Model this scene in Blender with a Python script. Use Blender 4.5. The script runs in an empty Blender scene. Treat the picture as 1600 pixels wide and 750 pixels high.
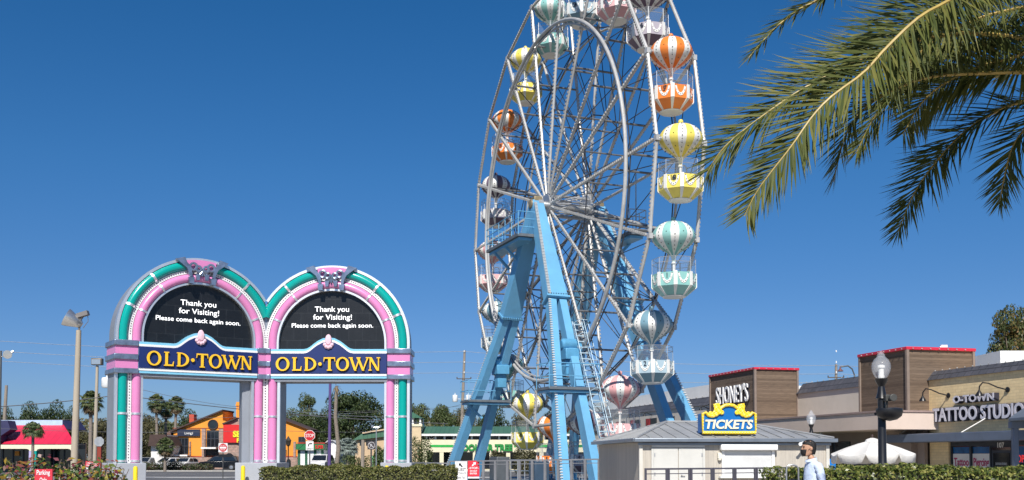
import bpy, bmesh, math, random
from math import sin, cos, tan, pi, sqrt, atan2, exp
from mathutils import Vector as V, Matrix as MX
R = math.radians
random.seed(7)
sc = bpy.context.scene
col = sc.collection

# ------------------------------------------------------------------ camera, sky, sun, exposure
F = 1600.0; TH = R(2.267); EYE = 1.55; YH = 714.0
CY = YH - F*tan(TH)
cam = bpy.data.cameras.new('camera'); co = bpy.data.objects.new('camera', cam); col.objects.link(co)
cam.sensor_width = 36; cam.lens = 36.0*F/1600; cam.shift_y = (CY-375)/1600
cam.clip_start = .1; cam.clip_end = 4000
co.location = (0, 0, EYE); co.rotation_euler = (R(90)+TH, 0, 0)
sc.camera = co
SUN_EL, SUN_AZ = R(44), R(-4.0)
S = V((sin(SUN_AZ)*cos(SUN_EL), -cos(SUN_AZ)*cos(SUN_EL), sin(SUN_EL)))
w = bpy.data.worlds.new('World'); sc.world = w; w.use_nodes = True
nt = w.node_tree
bg = nt.nodes['Background']; bg.inputs['Strength'].default_value = .0755
sk = nt.nodes.new('ShaderNodeTexSky'); sk.sky_type = 'NISHITA'; sk.sun_disc = False
sk.sun_elevation = SUN_EL; sk.sun_rotation = R(180)-SUN_AZ
sk.altitude = 0; sk.air_density = 1.0; sk.dust_density = .35; sk.ozone_density = 3.0
hs = nt.nodes.new('ShaderNodeHueSaturation'); hs.inputs['Saturation'].default_value = 1.12
hs.inputs['Hue'].default_value = .5
# the deep blue of a clear winter sky seen through a polariser: tint by height above the horizon
tcw = nt.nodes.new('ShaderNodeTexCoord'); sx = nt.nodes.new('ShaderNodeSeparateXYZ'); nt.links.new(tcw.outputs['Generated'], sx.inputs[0])
rw = nt.nodes.new('ShaderNodeValToRGB'); ew = rw.color_ramp.elements
ew[0].position = 0; ew[0].color = (.46, .61, .96, 1); ew[1].position = 1; ew[1].color = (.30, .52, .80, 1)
for p_, c_ in ((.08, (.445, .615, .97)), (.16, (.405, .645, .95)), (.263, (.345, .71, 1.0)), (.41, (.24, .70, 1.0)), (.55, (.24, .60, .88))):
    e_ = ew.new(p_); e_.color = (*c_, 1)
nt.links.new(sx.outputs['Z'], rw.inputs[0])
mw_ = nt.nodes.new('ShaderNodeMixRGB'); mw_.blend_type = 'MULTIPLY'; mw_.inputs[0].default_value = 1
nt.links.new(sk.outputs[0], hs.inputs['Color']); nt.links.new(hs.outputs[0], mw_.inputs[1]); nt.links.new(rw.outputs[0], mw_.inputs[2]); nt.links.new(mw_.outputs[0], bg.inputs['Color'])
sun = bpy.data.lights.new('sun', 'SUN'); sun.energy = 5.0; sun.angle = R(.5); sun.color = (1, .955, .88)
so = bpy.data.objects.new('sun', sun); col.objects.link(so)
so.rotation_euler = S.to_track_quat('Z', 'Y').to_euler(); so.location = (10, -40, 60)
sc.view_settings.view_transform = 'Standard'; sc.view_settings.look = 'None'
sc.view_settings.exposure = 0.25; sc.view_settings.gamma = 1
sc.render.engine = 'CYCLES'
sc.cycles.max_bounces = 6; sc.cycles.transparent_max_bounces = 24

# ------------------------------------------------------------------ helpers
def at(px, py, Y):
    """the world point at depth Y that the photograph shows at (px, py)"""
    dx = (px-800)/F; dy = (CY-py)/F; c, s = cos(TH), sin(TH)
    k = Y/(c-dy*s)
    return V((dx*k, Y, EYE+(s+dy*c)*k))
def gx(px, Y, py=714): return at(px, py, Y).x
def gz(py, Y, px=800): return at(px, py, Y).z
def hit(P, d, px, py=714):
    """t where the level line P + t d crosses the column px"""
    q = at(px, py, 1.0).x
    return (P[0]-q*P[1])/(q*d[1]-d[0])

MATS = {}
def mat(name, rgb, rough=.6, metal=0., var=.12, scale=2.5, bump=0., bscale=30, spec=.5, stretch=None, emit=None, es=1.0, dirt=0.):
    if name in MATS: return MATS[name]
    m = bpy.data.materials.new(name); m.use_nodes = True; MATS[name] = m
    n = m.node_tree.nodes; l = m.node_tree.links; b = n['Principled BSDF']
    b.inputs['Roughness'].default_value = rough; b.inputs['Metallic'].default_value = metal
    b.inputs['Specular IOR Level'].default_value = spec
    tc = n.new('ShaderNodeTexCoord'); src = tc.outputs['Object']
    if stretch:
        mp = n.new('ShaderNodeMapping'); mp.inputs['Scale'].default_value = stretch
        l.new(src, mp.inputs[0]); src = mp.outputs[0]
    t = n.new('ShaderNodeTexNoise'); t.inputs['Scale'].default_value = scale; t.inputs['Detail'].default_value = 6
    t.inputs['Roughness'].default_value = .65
    l.new(src, t.inputs['Vector'])
    r = n.new('ShaderNodeValToRGB'); c = V(rgb)
    r.color_ramp.elements[0].position = .3; r.color_ramp.elements[1].position = .7
    r.color_ramp.elements[0].color = (*[max(0, x*(1-var)) for x in c], 1)
    r.color_ramp.elements[1].color = (*[min(1, x*(1+var)) for x in c], 1)
    l.new(t.outputs['Fac'], r.inputs[0])
    out = r.outputs[0]
    if dirt:
        t3 = n.new('ShaderNodeTexNoise'); t3.inputs['Scale'].default_value = scale*.37; t3.inputs['Detail'].default_value = 9; t3.inputs['Roughness'].default_value = .75
        l.new(src, t3.inputs['Vector'])
        r3 = n.new('ShaderNodeValToRGB'); r3.color_ramp.elements[0].position = .47; r3.color_ramp.elements[1].position = .72
        l.new(t3.outputs['Fac'], r3.inputs[0])
        mu = n.new('ShaderNodeMath'); mu.operation = 'MULTIPLY'; mu.inputs[1].default_value = dirt; l.new(r3.outputs[0], mu.inputs[0])
        mx = n.new('ShaderNodeMixRGB'); mx.inputs[2].default_value = (.09, .075, .06, 1)
        l.new(mu.outputs[0], mx.inputs[0]); l.new(out, mx.inputs[1]); out = mx.outputs[0]
    l.new(out, b.inputs['Base Color'])
    if bump:
        t2 = n.new('ShaderNodeTexNoise'); t2.inputs['Scale'].default_value = bscale; t2.inputs['Detail'].default_value = 4
        l.new(src, t2.inputs['Vector'])
        bp = n.new('ShaderNodeBump'); bp.inputs['Strength'].default_value = bump; bp.inputs['Distance'].default_value = .05
        l.new(t2.outputs['Fac'], bp.inputs['Height']); l.new(bp.outputs[0], b.inputs['Normal'])
    if emit:
        b.inputs['Emission Color'].default_value = (*emit, 1); b.inputs['Emission Strength'].default_value = es
    return m

def leafmat(name, cols, rough=.5, trans=.25, clump=.8, cs=.35):
    """foliage: every leaf a tone of its own, leaves of one clump near one tone, some light passing through"""
    if name in MATS: return MATS[name]
    m = bpy.data.materials.new(name); m.use_nodes = True; MATS[name] = m
    n = m.node_tree.nodes; l = m.node_tree.links; b = n['Principled BSDF']; o = n['Material Output']
    g = n.new('ShaderNodeNewGeometry'); r = n.new('ShaderNodeValToRGB')
    tc = n.new('ShaderNodeTexCoord'); t = n.new('ShaderNodeTexNoise'); t.inputs['Scale'].default_value = cs; t.inputs['Detail'].default_value = 3
    l.new(tc.outputs['Object'], t.inputs['Vector'])
    mr = n.new('ShaderNodeMapRange'); mr.inputs[1].default_value = .3; mr.inputs[2].default_value = .7
    l.new(t.outputs['Fac'], mr.inputs[0])
    mx = n.new('ShaderNodeMix'); mx.inputs[0].default_value = clump*.6
    l.new(g.outputs['Random Per Island'], mx.inputs[2]); l.new(mr.outputs[0], mx.inputs[3])
    l.new(mx.outputs[0], r.inputs[0])
    e = r.color_ramp.elements
    e[0].color = (*cols[0], 1); e[0].position = .12; e[1].color = (*cols[-1], 1); e[1].position = .88
    for i, c in enumerate(cols[1:-1]):
        q = e.new(.12+.76*(i+1)/(len(cols)-1)); q.color = (*c, 1)
    l.new(r.outputs[0], b.inputs['Base Color']); b.inputs['Roughness'].default_value = rough
    b.inputs['Specular IOR Level'].default_value = .35
    tr = n.new('ShaderNodeBsdfTranslucent'); l.new(r.outputs[0], tr.inputs[0])
    ms = n.new('ShaderNodeMixShader'); ms.inputs[0].default_value = trans
    l.new(b.outputs[0], ms.inputs[1]); l.new(tr.outputs[0], ms.inputs[2]); l.new(ms.outputs[0], o.inputs[0])
    return m

def glassmat(name, tint, alpha=.25, rough=.05):
    if name in MATS: return MATS[name]
    m = bpy.data.materials.new(name); m.use_nodes = True; MATS[name] = m
    n = m.node_tree.nodes; l = m.node_tree.links; b = n['Principled BSDF']; o = n['Material Output']
    b.inputs['Base Color'].default_value = (*tint, 1); b.inputs['Roughness'].default_value = rough
    tr = n.new('ShaderNodeBsdfTransparent'); ms = n.new('ShaderNodeMixShader'); ms.inputs[0].default_value = alpha
    l.new(tr.outputs[0], ms.inputs[1]); l.new(b.outputs[0], ms.inputs[2]); l.new(ms.outputs[0], o.inputs[0])
    return m

def patmat(name, kind, c1, c2, scale=1., rough=.8, bw=.5, bh=.25, mortar=.02, axes=None, mcol=None, bump=.4, var=.15):
    """brick / plank / stripe patterns laid on the surface's own two axes (u = along, v = up)"""
    if name in MATS: return MATS[name]
    m = bpy.data.materials.new(name); m.use_nodes = True; MATS[name] = m
    n = m.node_tree.nodes; l = m.node_tree.links; b = n['Principled BSDF']
    b.inputs['Roughness'].default_value = rough
    tc = n.new('ShaderNodeTexCoord')
    du = n.new('ShaderNodeVectorMath'); du.operation = 'DOT_PRODUCT'; du.inputs[1].default_value = axes[0]
    dv = n.new('ShaderNodeVectorMath'); dv.operation = 'DOT_PRODUCT'; dv.inputs[1].default_value = axes[1]
    l.new(tc.outputs['Object'], du.inputs[0]); l.new(tc.outputs['Object'], dv.inputs[0])
    cb = n.new('ShaderNodeCombineXYZ'); l.new(du.outputs['Value'], cb.inputs[0]); l.new(dv.outputs['Value'], cb.inputs[1])
    br = n.new('ShaderNodeTexBrick'); br.inputs['Scale'].default_value = scale
    br.inputs['Brick Width'].default_value = bw; br.inputs['Row Height'].default_value = bh
    br.inputs['Mortar Size'].default_value = mortar; br.inputs['Mortar Smooth'].default_value = .3
    br.inputs['Color1'].default_value = (*c1, 1); br.inputs['Color2'].default_value = (*c2, 1)
    br.inputs['Mortar'].default_value = (*(mcol or [x*.55 for x in c1]), 1)
    if kind == 'plank': br.offset = .37
    l.new(cb.outputs[0], br.inputs['Vector'])
    t = n.new('ShaderNodeTexNoise'); t.inputs['Scale'].default_value = 3; t.inputs['Detail'].default_value = 8; t.inputs['Roughness'].default_value = .7
    mp = n.new('ShaderNodeMapping'); mp.inputs['Scale'].default_value = (.6, 6, 1) if kind == 'plank' else (1, 1, 1)
    l.new(cb.outputs[0], mp.inputs[0]); l.new(mp.outputs[0], t.inputs['Vector'])
    mr = n.new('ShaderNodeMapRange'); mr.inputs[1].default_value = .25; mr.inputs[2].default_value = .75
    mr.inputs[3].default_value = 1-var*1.4; mr.inputs[4].default_value = 1+var
    l.new(t.outputs['Fac'], mr.inputs[0])
    mu = n.new('ShaderNodeMixRGB'); mu.blend_type = 'MULTIPLY'; mu.inputs[0].default_value = 1
    l.new(br.outputs['Color'], mu.inputs[1]); l.new(mr.outputs[0], mu.inputs[2]); l.new(mu.outputs[0], b.inputs['Base Color'])
    bp = n.new('ShaderNodeBump'); bp.inputs['Strength'].default_value = bump; bp.inputs['Distance'].default_value = .02; bp.invert = True
    l.new(br.outputs['Fac'], bp.inputs['Height']); l.new(bp.outputs[0], b.inputs['Normal'])
    return m

def wbasis(o):
    M = o.matrix_basis.copy()
    while o.parent: o = o.parent; M = o.matrix_basis @ M
    return M

class G:
    """collects faces, in world coordinates, for ONE mesh object"""
    def __init__(s): s.v = []; s.f = []; s.mi = []; s.k = 0
    def add(s, vs, fs):
        o = len(s.v); s.v += [tuple(x) for x in vs]
        for f in fs: s.f.append([o+i for i in f]); s.mi.append(s.k)
        return s
    def m(s, k): s.k = k; return s
    def box(s, c, d, ax=None):
        c = V(c); X, Y, Z = ax if ax else (V((1, 0, 0)), V((0, 1, 0)), V((0, 0, 1)))
        X, Y, Z = V(X)*d[0]/2, V(Y)*d[1]/2, V(Z)*d[2]/2
        p = [c+X*i+Y*j+Z*k for k in (-1, 1) for j in (-1, 1) for i in (-1, 1)]
        return s.add(p, [(0, 2, 3, 1), (4, 5, 7, 6), (0, 1, 5, 4), (2, 6, 7, 3), (0, 4, 6, 2), (1, 3, 7, 5)])
    def bx(s, x0, x1, y0, y1, z0, z1): return s.box(((x0+x1)/2, (y0+y1)/2, (z0+z1)/2), (x1-x0, y1-y0, z1-z0))
    def beam(s, p0, p1, w, h, side, w2=None, h2=None):
        """box beam from p0 to p1; 'side' = direction of its width"""
        p0, p1 = V(p0), V(p1); d = (p1-p0).normalized(); a = V(side); a = (a-d*a.dot(d)).normalized(); b = d.cross(a)
        w2 = w if w2 is None else w2; h2 = h if h2 is None else h2
        p = [p0+a*w/2*i+b*h/2*j for j in (-1, 1) for i in (-1, 1)]+[p1+a*w2/2*i+b*h2/2*j for j in (-1, 1) for i in (-1, 1)]
        return s.add(p, [(0, 2, 3, 1), (4, 5, 7, 6), (0, 1, 5, 4), (2, 6, 7, 3), (0, 4, 6, 2), (1, 3, 7, 5)])
    def tube(s, p0, p1, r, r2=None, n=8, cap=True): return s.path([p0, p1], [r, r if r2 is None else r2], n, cap=cap)
    def path(s, P, r, n=8, closed=False, cap=True):
        P = [V(p) for p in P]; N = len(P)
        rr = r if isinstance(r, (list, tuple)) else [r]*N
        T = []
        for i in range(N):
            a = P[(i-1) % N] if closed or i > 0 else P[i]; b = P[(i+1) % N] if closed or i < N-1 else P[i]
            T.append((b-a).normalized())
        u = T[0].cross(V((0, 0, 1)))
        if u.length < 1e-3: u = T[0].cross(V((1, 0, 0)))
        u.normalize(); vs = []
        for i in range(N):
            u = (u-T[i]*u.dot(T[i])).normalized(); q = T[i].cross(u)
            for k in range(n):
                a = 2*pi*k/n; vs.append(P[i]+(u*cos(a)+q*sin(a))*rr[i])
        fs = []
        for i in range(N if closed else N-1):
            j = (i+1) % N
            for k in range(n): fs.append((i*n+k, i*n+(k+1) % n, j*n+(k+1) % n, j*n+k))
        if cap and not closed: fs += [tuple(range(n-1, -1, -1)), tuple((N-1)*n+k for k in range(n))]
        return s.add(vs, fs)
    def lathe(s, prof, n=16, o=(0, 0, 0), mats=None, ax=None, sx=1, sy=1):
        o = V(o); X, Y, Z = [V(a) for a in ax] if ax else (V((1, 0, 0)), V((0, 1, 0)), V((0, 0, 1)))
        vs = []; N = len(prof)
        for r, z in prof:
            for k in range(n):
                a = 2*pi*k/n; vs.append(o+X*(r*cos(a)*sx)+Y*(r*sin(a)*sy)+Z*z)
        b = len(s.v); s.v += [tuple(x) for x in vs]
        for i in range(N-1):
            for k in range(n):
                s.f.append([b+i*n+k, b+i*n+(k+1) % n, b+(i+1)*n+(k+1) % n, b+(i+1)*n+k]); s.mi.append(mats(k) if mats else s.k)
        if prof[0][0] > 1e-4: s.f.append([b+k for k in range(n-1, -1, -1)]); s.mi.append(s.k)
        if prof[-1][0] > 1e-4: s.f.append([b+(N-1)*n+k for k in range(n)]); s.mi.append(s.k)
        return s
    def ball(s, c, r, n=10, sc_=(1, 1, 1), ax=None, rings=None):
        c = V(c); h = rings or max(4, n//2+1)
        prof = [(max(1e-5, sin(pi*i/h))*r, -cos(pi*i/h)*r*sc_[2]) for i in range(h+1)]
        return s.lathe(prof, n, c, ax=ax, sx=sc_[0], sy=sc_[1])
    def octa(s, c, r):
        c = V(c); d = [V(x)*r for x in ((1, 0, 0), (-1, 0, 0), (0, 1, 0), (0, -1, 0), (0, 0, 1), (0, 0, -1))]
        return s.add([c+x for x in d], [(0, 2, 4), (2, 1, 4), (1, 3, 4), (3, 0, 4), (2, 0, 5), (1, 2, 5), (3, 1, 5), (0, 3, 5)])
    def prism(s, poly, o, ex, ey, ez, d0, d1):
        """polygon in (ex, ey) through o, from d0 to d1 along ez"""
        o, ex, ey, ez = V(o), V(ex), V(ey), V(ez); n = len(poly)
        vs = [o+ex*p[0]+ey*p[1]+ez*d0 for p in poly]+[o+ex*p[0]+ey*p[1]+ez*d1 for p in poly]
        return s.add(vs, [tuple(range(n-1, -1, -1)), tuple(range(n, 2*n))]+[(i, (i+1) % n, n+(i+1) % n, n+i) for i in range(n)])
    def ring(s, inner, outer, o, ex, ey, ez, d0, d1, closed=False):
        """strip between two polylines, thickened"""
        o, ex, ey, ez = V(o), V(ex), V(ey), V(ez); n = len(inner)
        def L(P, d): return [o+ex*p[0]+ey*p[1]+ez*d for p in P]
        vs = L(inner, d0)+L(outer, d0)+L(inner, d1)+L(outer, d1); fs = []
        for i in range(n if closed else n-1):
            j = (i+1) % n
            fs += [(i, j, n+j, n+i), (2*n+i, 3*n+i, 3*n+j, 2*n+j), (i, 2*n+i, 2*n+j, j), (n+i, n+j, 3*n+j, 3*n+i)]
        if not closed:
            for i in (0, n-1): fs.append((i, n+i, 3*n+i, 2*n+i))
        return s.add(vs, fs)
    def text(s, txt, o, ex, ey, ez, width=None, height=None, depth=.02, bold=0., shear=0., size=1., align='C', res=3, xs=1.0):
        """lettering in Blender's built-in face; o = baseline point (centre or left), ez = out of the sign"""
        c = bpy.data.curves.new('lettering', 'FONT'); c.body = txt; c.size = 1; c.extrude = .5; c.offset = bold; c.shear = shear
        c.resolution_u = res; c.space_line = 1.0
        ob = bpy.data.objects.new('lettering', c); me = bpy.data.meshes.new_from_object(ob)
        vs = [v.co.copy() for v in me.vertices]; fs = [tuple(p.vertices) for p in me.polygons]
        bpy.data.objects.remove(ob); bpy.data.curves.remove(c); bpy.data.meshes.remove(me)
        x0 = min(v.x for v in vs); x1 = max(v.x for v in vs); y1 = max(v.y for v in vs)
        ky = size if height is None else height/.73
        kx = ky*xs if width is None else width/(x1-x0)
        o, ex, ey, ez = V(o), V(ex), V(ey), V(ez); ref = (x0+x1)/2 if align == 'C' else x0
        return s.add([o+ex*((v.x-ref)*kx)+ey*(v.y*ky)+ez*(v.z+.5)*depth for v in vs], fs)
    def obj(s, name, mats, parent=None, smooth=35, recalc=True, bevel=0):
        me = bpy.data.meshes.new(name)
        Mi = wbasis(parent).inverted() if parent else None
        me.from_pydata([Mi @ V(v) for v in s.v] if Mi else s.v, [], s.f)
        for m_ in (mats if isinstance(mats, (list, tuple)) else [mats]): me.materials.append(m_)
        if any(s.mi): me.polygons.foreach_set('material_index', s.mi)
        if recalc:
            bm = bmesh.new(); bm.from_mesh(me); bmesh.ops.recalc_face_normals(bm, faces=bm.faces); bm.to_mesh(me); bm.free()
        if smooth:
            me.polygons.foreach_set('use_smooth', [True]*len(me.polygons)); me.set_sharp_from_angle(angle=R(smooth))
        me.update()
        o = bpy.data.objects.new(name, me); col.objects.link(o)
        if parent: o.parent = parent
        if bevel:
            b = o.modifiers.new('bevel', 'BEVEL'); b.width = bevel; b.segments = 2; b.limit_method = 'ANGLE'; b.angle_limit = R(40)
        return o

def tag(o, label=None, cat=None, group=None, kind=None):
    if label: o['label'] = label
    if cat: o['category'] = cat
    if group: o['group'] = group
    if kind: o['kind'] = kind
    return o
def thing(name, label, cat, loc=(0, 0, 0), rz=0, group=None):
    o = bpy.data.objects.new(name, None); col.objects.link(o); o.empty_display_size = .2
    o.location = loc; o.rotation_euler = (0, 0, rz)
    return tag(o, label, cat, group)
KIDS = {}
def children(o): return [c for c in col.objects if c.parent == o]
def dup(o, loc, rz=0, scale=1., label=None, group=None):
    r = o.copy(); col.objects.link(r); r.location = loc; r.rotation_euler = (0, 0, rz); r.scale = (scale,)*3 if not isinstance(scale, tuple) else scale
    for ch in children(o):
        c = ch.copy(); col.objects.link(c); c.parent = r
        for g in children(ch):
            d = g.copy(); col.objects.link(d); d.parent = c
    if label: r['label'] = label
    if group: r['group'] = group
    return r

# common materials
STEEL = mat('galvanised steel', (.52, .53, .54), .42, .75, .15, 4, dirt=.25)
SILVER = mat('silver painted steel tube', (.48, .475, .465), .42, .2, .16, 1.5, dirt=.35)
BULB = mat('bulb cap', (.36, .355, .345), .8, 0, .25, spec=.2)
DARKM = mat('dark steel', (.045, .045, .05), .5, .3, .3)
BLACK = mat('black paint', (.012, .012, .014), .35, .0, .3)
WHITE = mat('white paint', (.80, .79, .77), .5, 0, .05, 1.5, dirt=.10)
DARKGLASS = mat('dark window glass', (.012, .016, .022), .06, 0, .3, 1, spec=.8)
ASPH = mat('asphalt', (.055, .055, .058), .9, 0, .25, .8, .3, 60)
CONC = mat('concrete', (.40, .385, .36), .85, 0, .15, 1.2, .15, 40, dirt=.3)
Z3 = V((0, 0, 1))

# ------------------------------------------------------------------ ground
g = G(); g.add([(-900, -60, 0), (900, -60, 0), (900, 1500, 0), (-900, 1500, 0)], [(0, 1, 2, 3)])
tag(g.obj('ground', mat('ground dry grass and dirt', (.085, .095, .04), .95, 0, .45, .25, .5, 20), recalc=False), kind='structure')
def sheet(name, x0, x1, y0, y1, z, m):
    q = G(); q.add([(x0, y0, z), (x1, y0, z), (x1, y1, z), (x0, y1, z)], [(0, 1, 2, 3)])
    return tag(q.obj(name, m, recalc=False), kind='structure')
PAVE = patmat('plaza pavers', 'brick', (.38, .345, .305), (.44, .40, .35), 1, .9, .6, .3, .012, ((1, 0, 0), (0, 1, 0)))
sheet('plaza_pavement', -30, 34, -40, 58, .004, PAVE)
sheet('road', -300, 300, 64, 108, .008, mat('grey road asphalt', (.10, .10, .105), .9, 0, .2, .5, .3, 50))
sheet('road_gutter', -300, 300, 75.5, 79.5, .012, mat('pale concrete gutter', (.38, .37, .36), .9, 0, .12, .6))
sheet('lane_marking', -300, 300, 92, 92.3, .013, mat('road paint', (.62, .62, .6), .8, 0, .15, 2))
g = G().bx(-300, 300, 108, 108.5, 0, .14); tag(g.obj('road_kerb', CONC, bevel=.02), kind='structure')
sheet('far_parking_lot', -300, 300, 112, 131, .006, mat('far lot asphalt', (.08, .08, .082), .9, 0, .2, .5))
# ------------------------------------------------------------------ ferris wheel
WC = V((2.809, 51.296, 14.15)); YAW = R(69.017); RW = 11.17; PH = R(-19.214); WW = 2.18
WU = V((cos(YAW), -sin(YAW), 0)); WA = V((sin(YAW), cos(YAW), 0))
def wp(u, v, z): return V((WC.x, WC.y, 0))+WU*u+WA*v+Z3*z
def wn(k, v, r=RW):
    t = PH-R(20)*(k-1); return WC+WU*(r*cos(t))+WA*v+Z3*(r*sin(t))
BLUE = mat('sky blue tower paint', (.135, .37, .585), .38, 0, .09, .9, dirt=.24)
DECK = mat('grey deck plate', (.14, .16, .18), .6, .3, .2)
fw = thing('ferris_wheel_ride', 'tall silver ferris wheel on sky blue steel towers', 'ferris wheel', (WC.x, WC.y, 0))
HW = WW/2
for sgn in (-1, 1):
    q = G()
    for k in range(1, 19):
        a, b = wn(k, sgn*HW), wn(k+1, sgn*HW); d = b-a
        q.tube(a+d*.035, b-d*.035, .075, n=8)
        q.k = 1
        for i in range(22):
            p = a+d*(.06+.88*i/21); q.box(p+WA*(sgn*.072)-(p-WC).normalized()*.03, (.09, .06, .09), ((p-WC).normalized(), WA, d.normalized()))
        q.k = 0
        q.box(a, (.22, .16, .22), (WU, WA, Z3))
    q.obj('wheel_rim', [SILVER, BULB], fw)
    for k in range(1, 19):
        q = G(); a = wn(k, sgn*(HW+.02), .62); b = wn(k, sgn*HW); d = b-a
        q.tube(a, b, .066, .07, n=8)
        q.k = 1; r_ = (b-a).normalized(); sd = r_.cross(WA).normalized()
        for i in range(54):
            p = a+d*(.05+.92*i/53); q.box(p+WA*(sgn*.066)+sd*.02, (.10, .06, .095), (sd, WA, r_))
        q.obj('spoke', [SILVER, BULB], fw)
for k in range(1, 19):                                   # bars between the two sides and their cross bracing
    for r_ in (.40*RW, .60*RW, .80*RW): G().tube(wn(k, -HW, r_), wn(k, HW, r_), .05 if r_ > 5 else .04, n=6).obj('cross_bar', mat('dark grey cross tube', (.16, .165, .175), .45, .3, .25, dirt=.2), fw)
    q = G()
    for ra, rb in ((.80, .40), (.40, .80), (1., .80), (.80, 1.), (.4, .12), (.12, .4)): q.tube(wn(k, -HW, ra*RW), wn(k, HW, rb*RW), .022, n=5)
    for sg in (-1, 1):
        q.tube(wn(k, sg*HW, .8*RW), wn(k+1, sg*HW, .8*RW), .03, n=5)
        q.tube(wn(k, sg*HW, .42*RW), wn(k+1, sg*HW, .42*RW), .03, n=5)
    q.tube(wn(k, HW, .97*RW), wn(k+1, HW, .80*RW), .022, n=5)
    q.tube(wn(k, HW, .80*RW), wn(k+1, HW, .42*RW), .022, n=5)
    q.obj('brace_lattice', DARKM, fw)
rg = .787*RW
q = G(); q.path([WC+WU*(rg*cos(R(3*i)))+Z3*(rg*sin(R(3*i)))-WA*(HW+.16) for i in range(120)], .085, 10, closed=True)
q.path([WC+WU*((rg-.2)*cos(R(3*i)))+Z3*((rg-.2)*sin(R(3*i)))-WA*(HW+.10) for i in range(120)], .05, 8, closed=True)
q.obj('drive_ring', SILVER, fw)
q = G(); q.path([WC+WU*(rg*cos(R(3*i)))+Z3*(rg*sin(R(3*i)))+WA*(HW+.16) for i in range(120)], .06, 8, closed=True)
q.obj('drive_ring', SILVER, fw)
# axle: a lattice drum with flanged hubs
ax = G()
ax.tube(WC-WA*(HW+.75), WC+WA*(HW+.75), .20, n=16)
for i in range(8):
    t = 2*pi*i/8; t2 = 2*pi*(i+1)/8
    c1 = WU*(.55*cos(t))+Z3*(.55*sin(t)); c2 = WU*(.55*cos(t2))+Z3*(.55*sin(t2))
    ax.tube(WC-WA*HW+c1, WC+WA*HW+c1, .045, n=6); ax.tube(WC-WA*HW+c1, WC+WA*HW*.1+c2, .03, n=5); ax.tube(WC+WA*HW+c1, WC-WA*HW*.1+c2, .03, n=5)
axo = ax.obj('axle', STEEL, fw)
for sg in (-1, 1):
    q = G()
    for v0, v1, r_ in ((HW-.12, HW+.02, .70), (HW+.02, HW+.12, .55), (HW+.35, HW+.60, .34)):
        q.lathe([(r_, 0), (r_, v1-v0)], 24, WC+WA*(sg*v0), ax=(WU, Z3, WA*sg))
    q.obj('hub', STEEL, axo)
    q = G().box(WC+WA*(sg*(HW+.62))+Z3*.05, (.55, .42, .62), (WU, WA, Z3))
    q.lathe([(.24, 0), (.24, .12), (.12, .16)], 18, WC+WA*(sg*(HW+.83)), ax=(WU, Z3, WA*sg))
    q.obj('bearing_block', mat('weathered bronze bearing', (.28, .22, .13), .5, .4, .3), axo, bevel=.03)
UF, VI, VO, ZS = 8.02, 2.23, 3.80, 8.9
def legpt(su, sv, t, v1): return wp(su*UF*t, sv*(1.72+(v1-1.72)*t), 14.25*(1-t))
RUNG = mat('tower light strip', (.46, .48, .49), .4, .1, .1)
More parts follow.
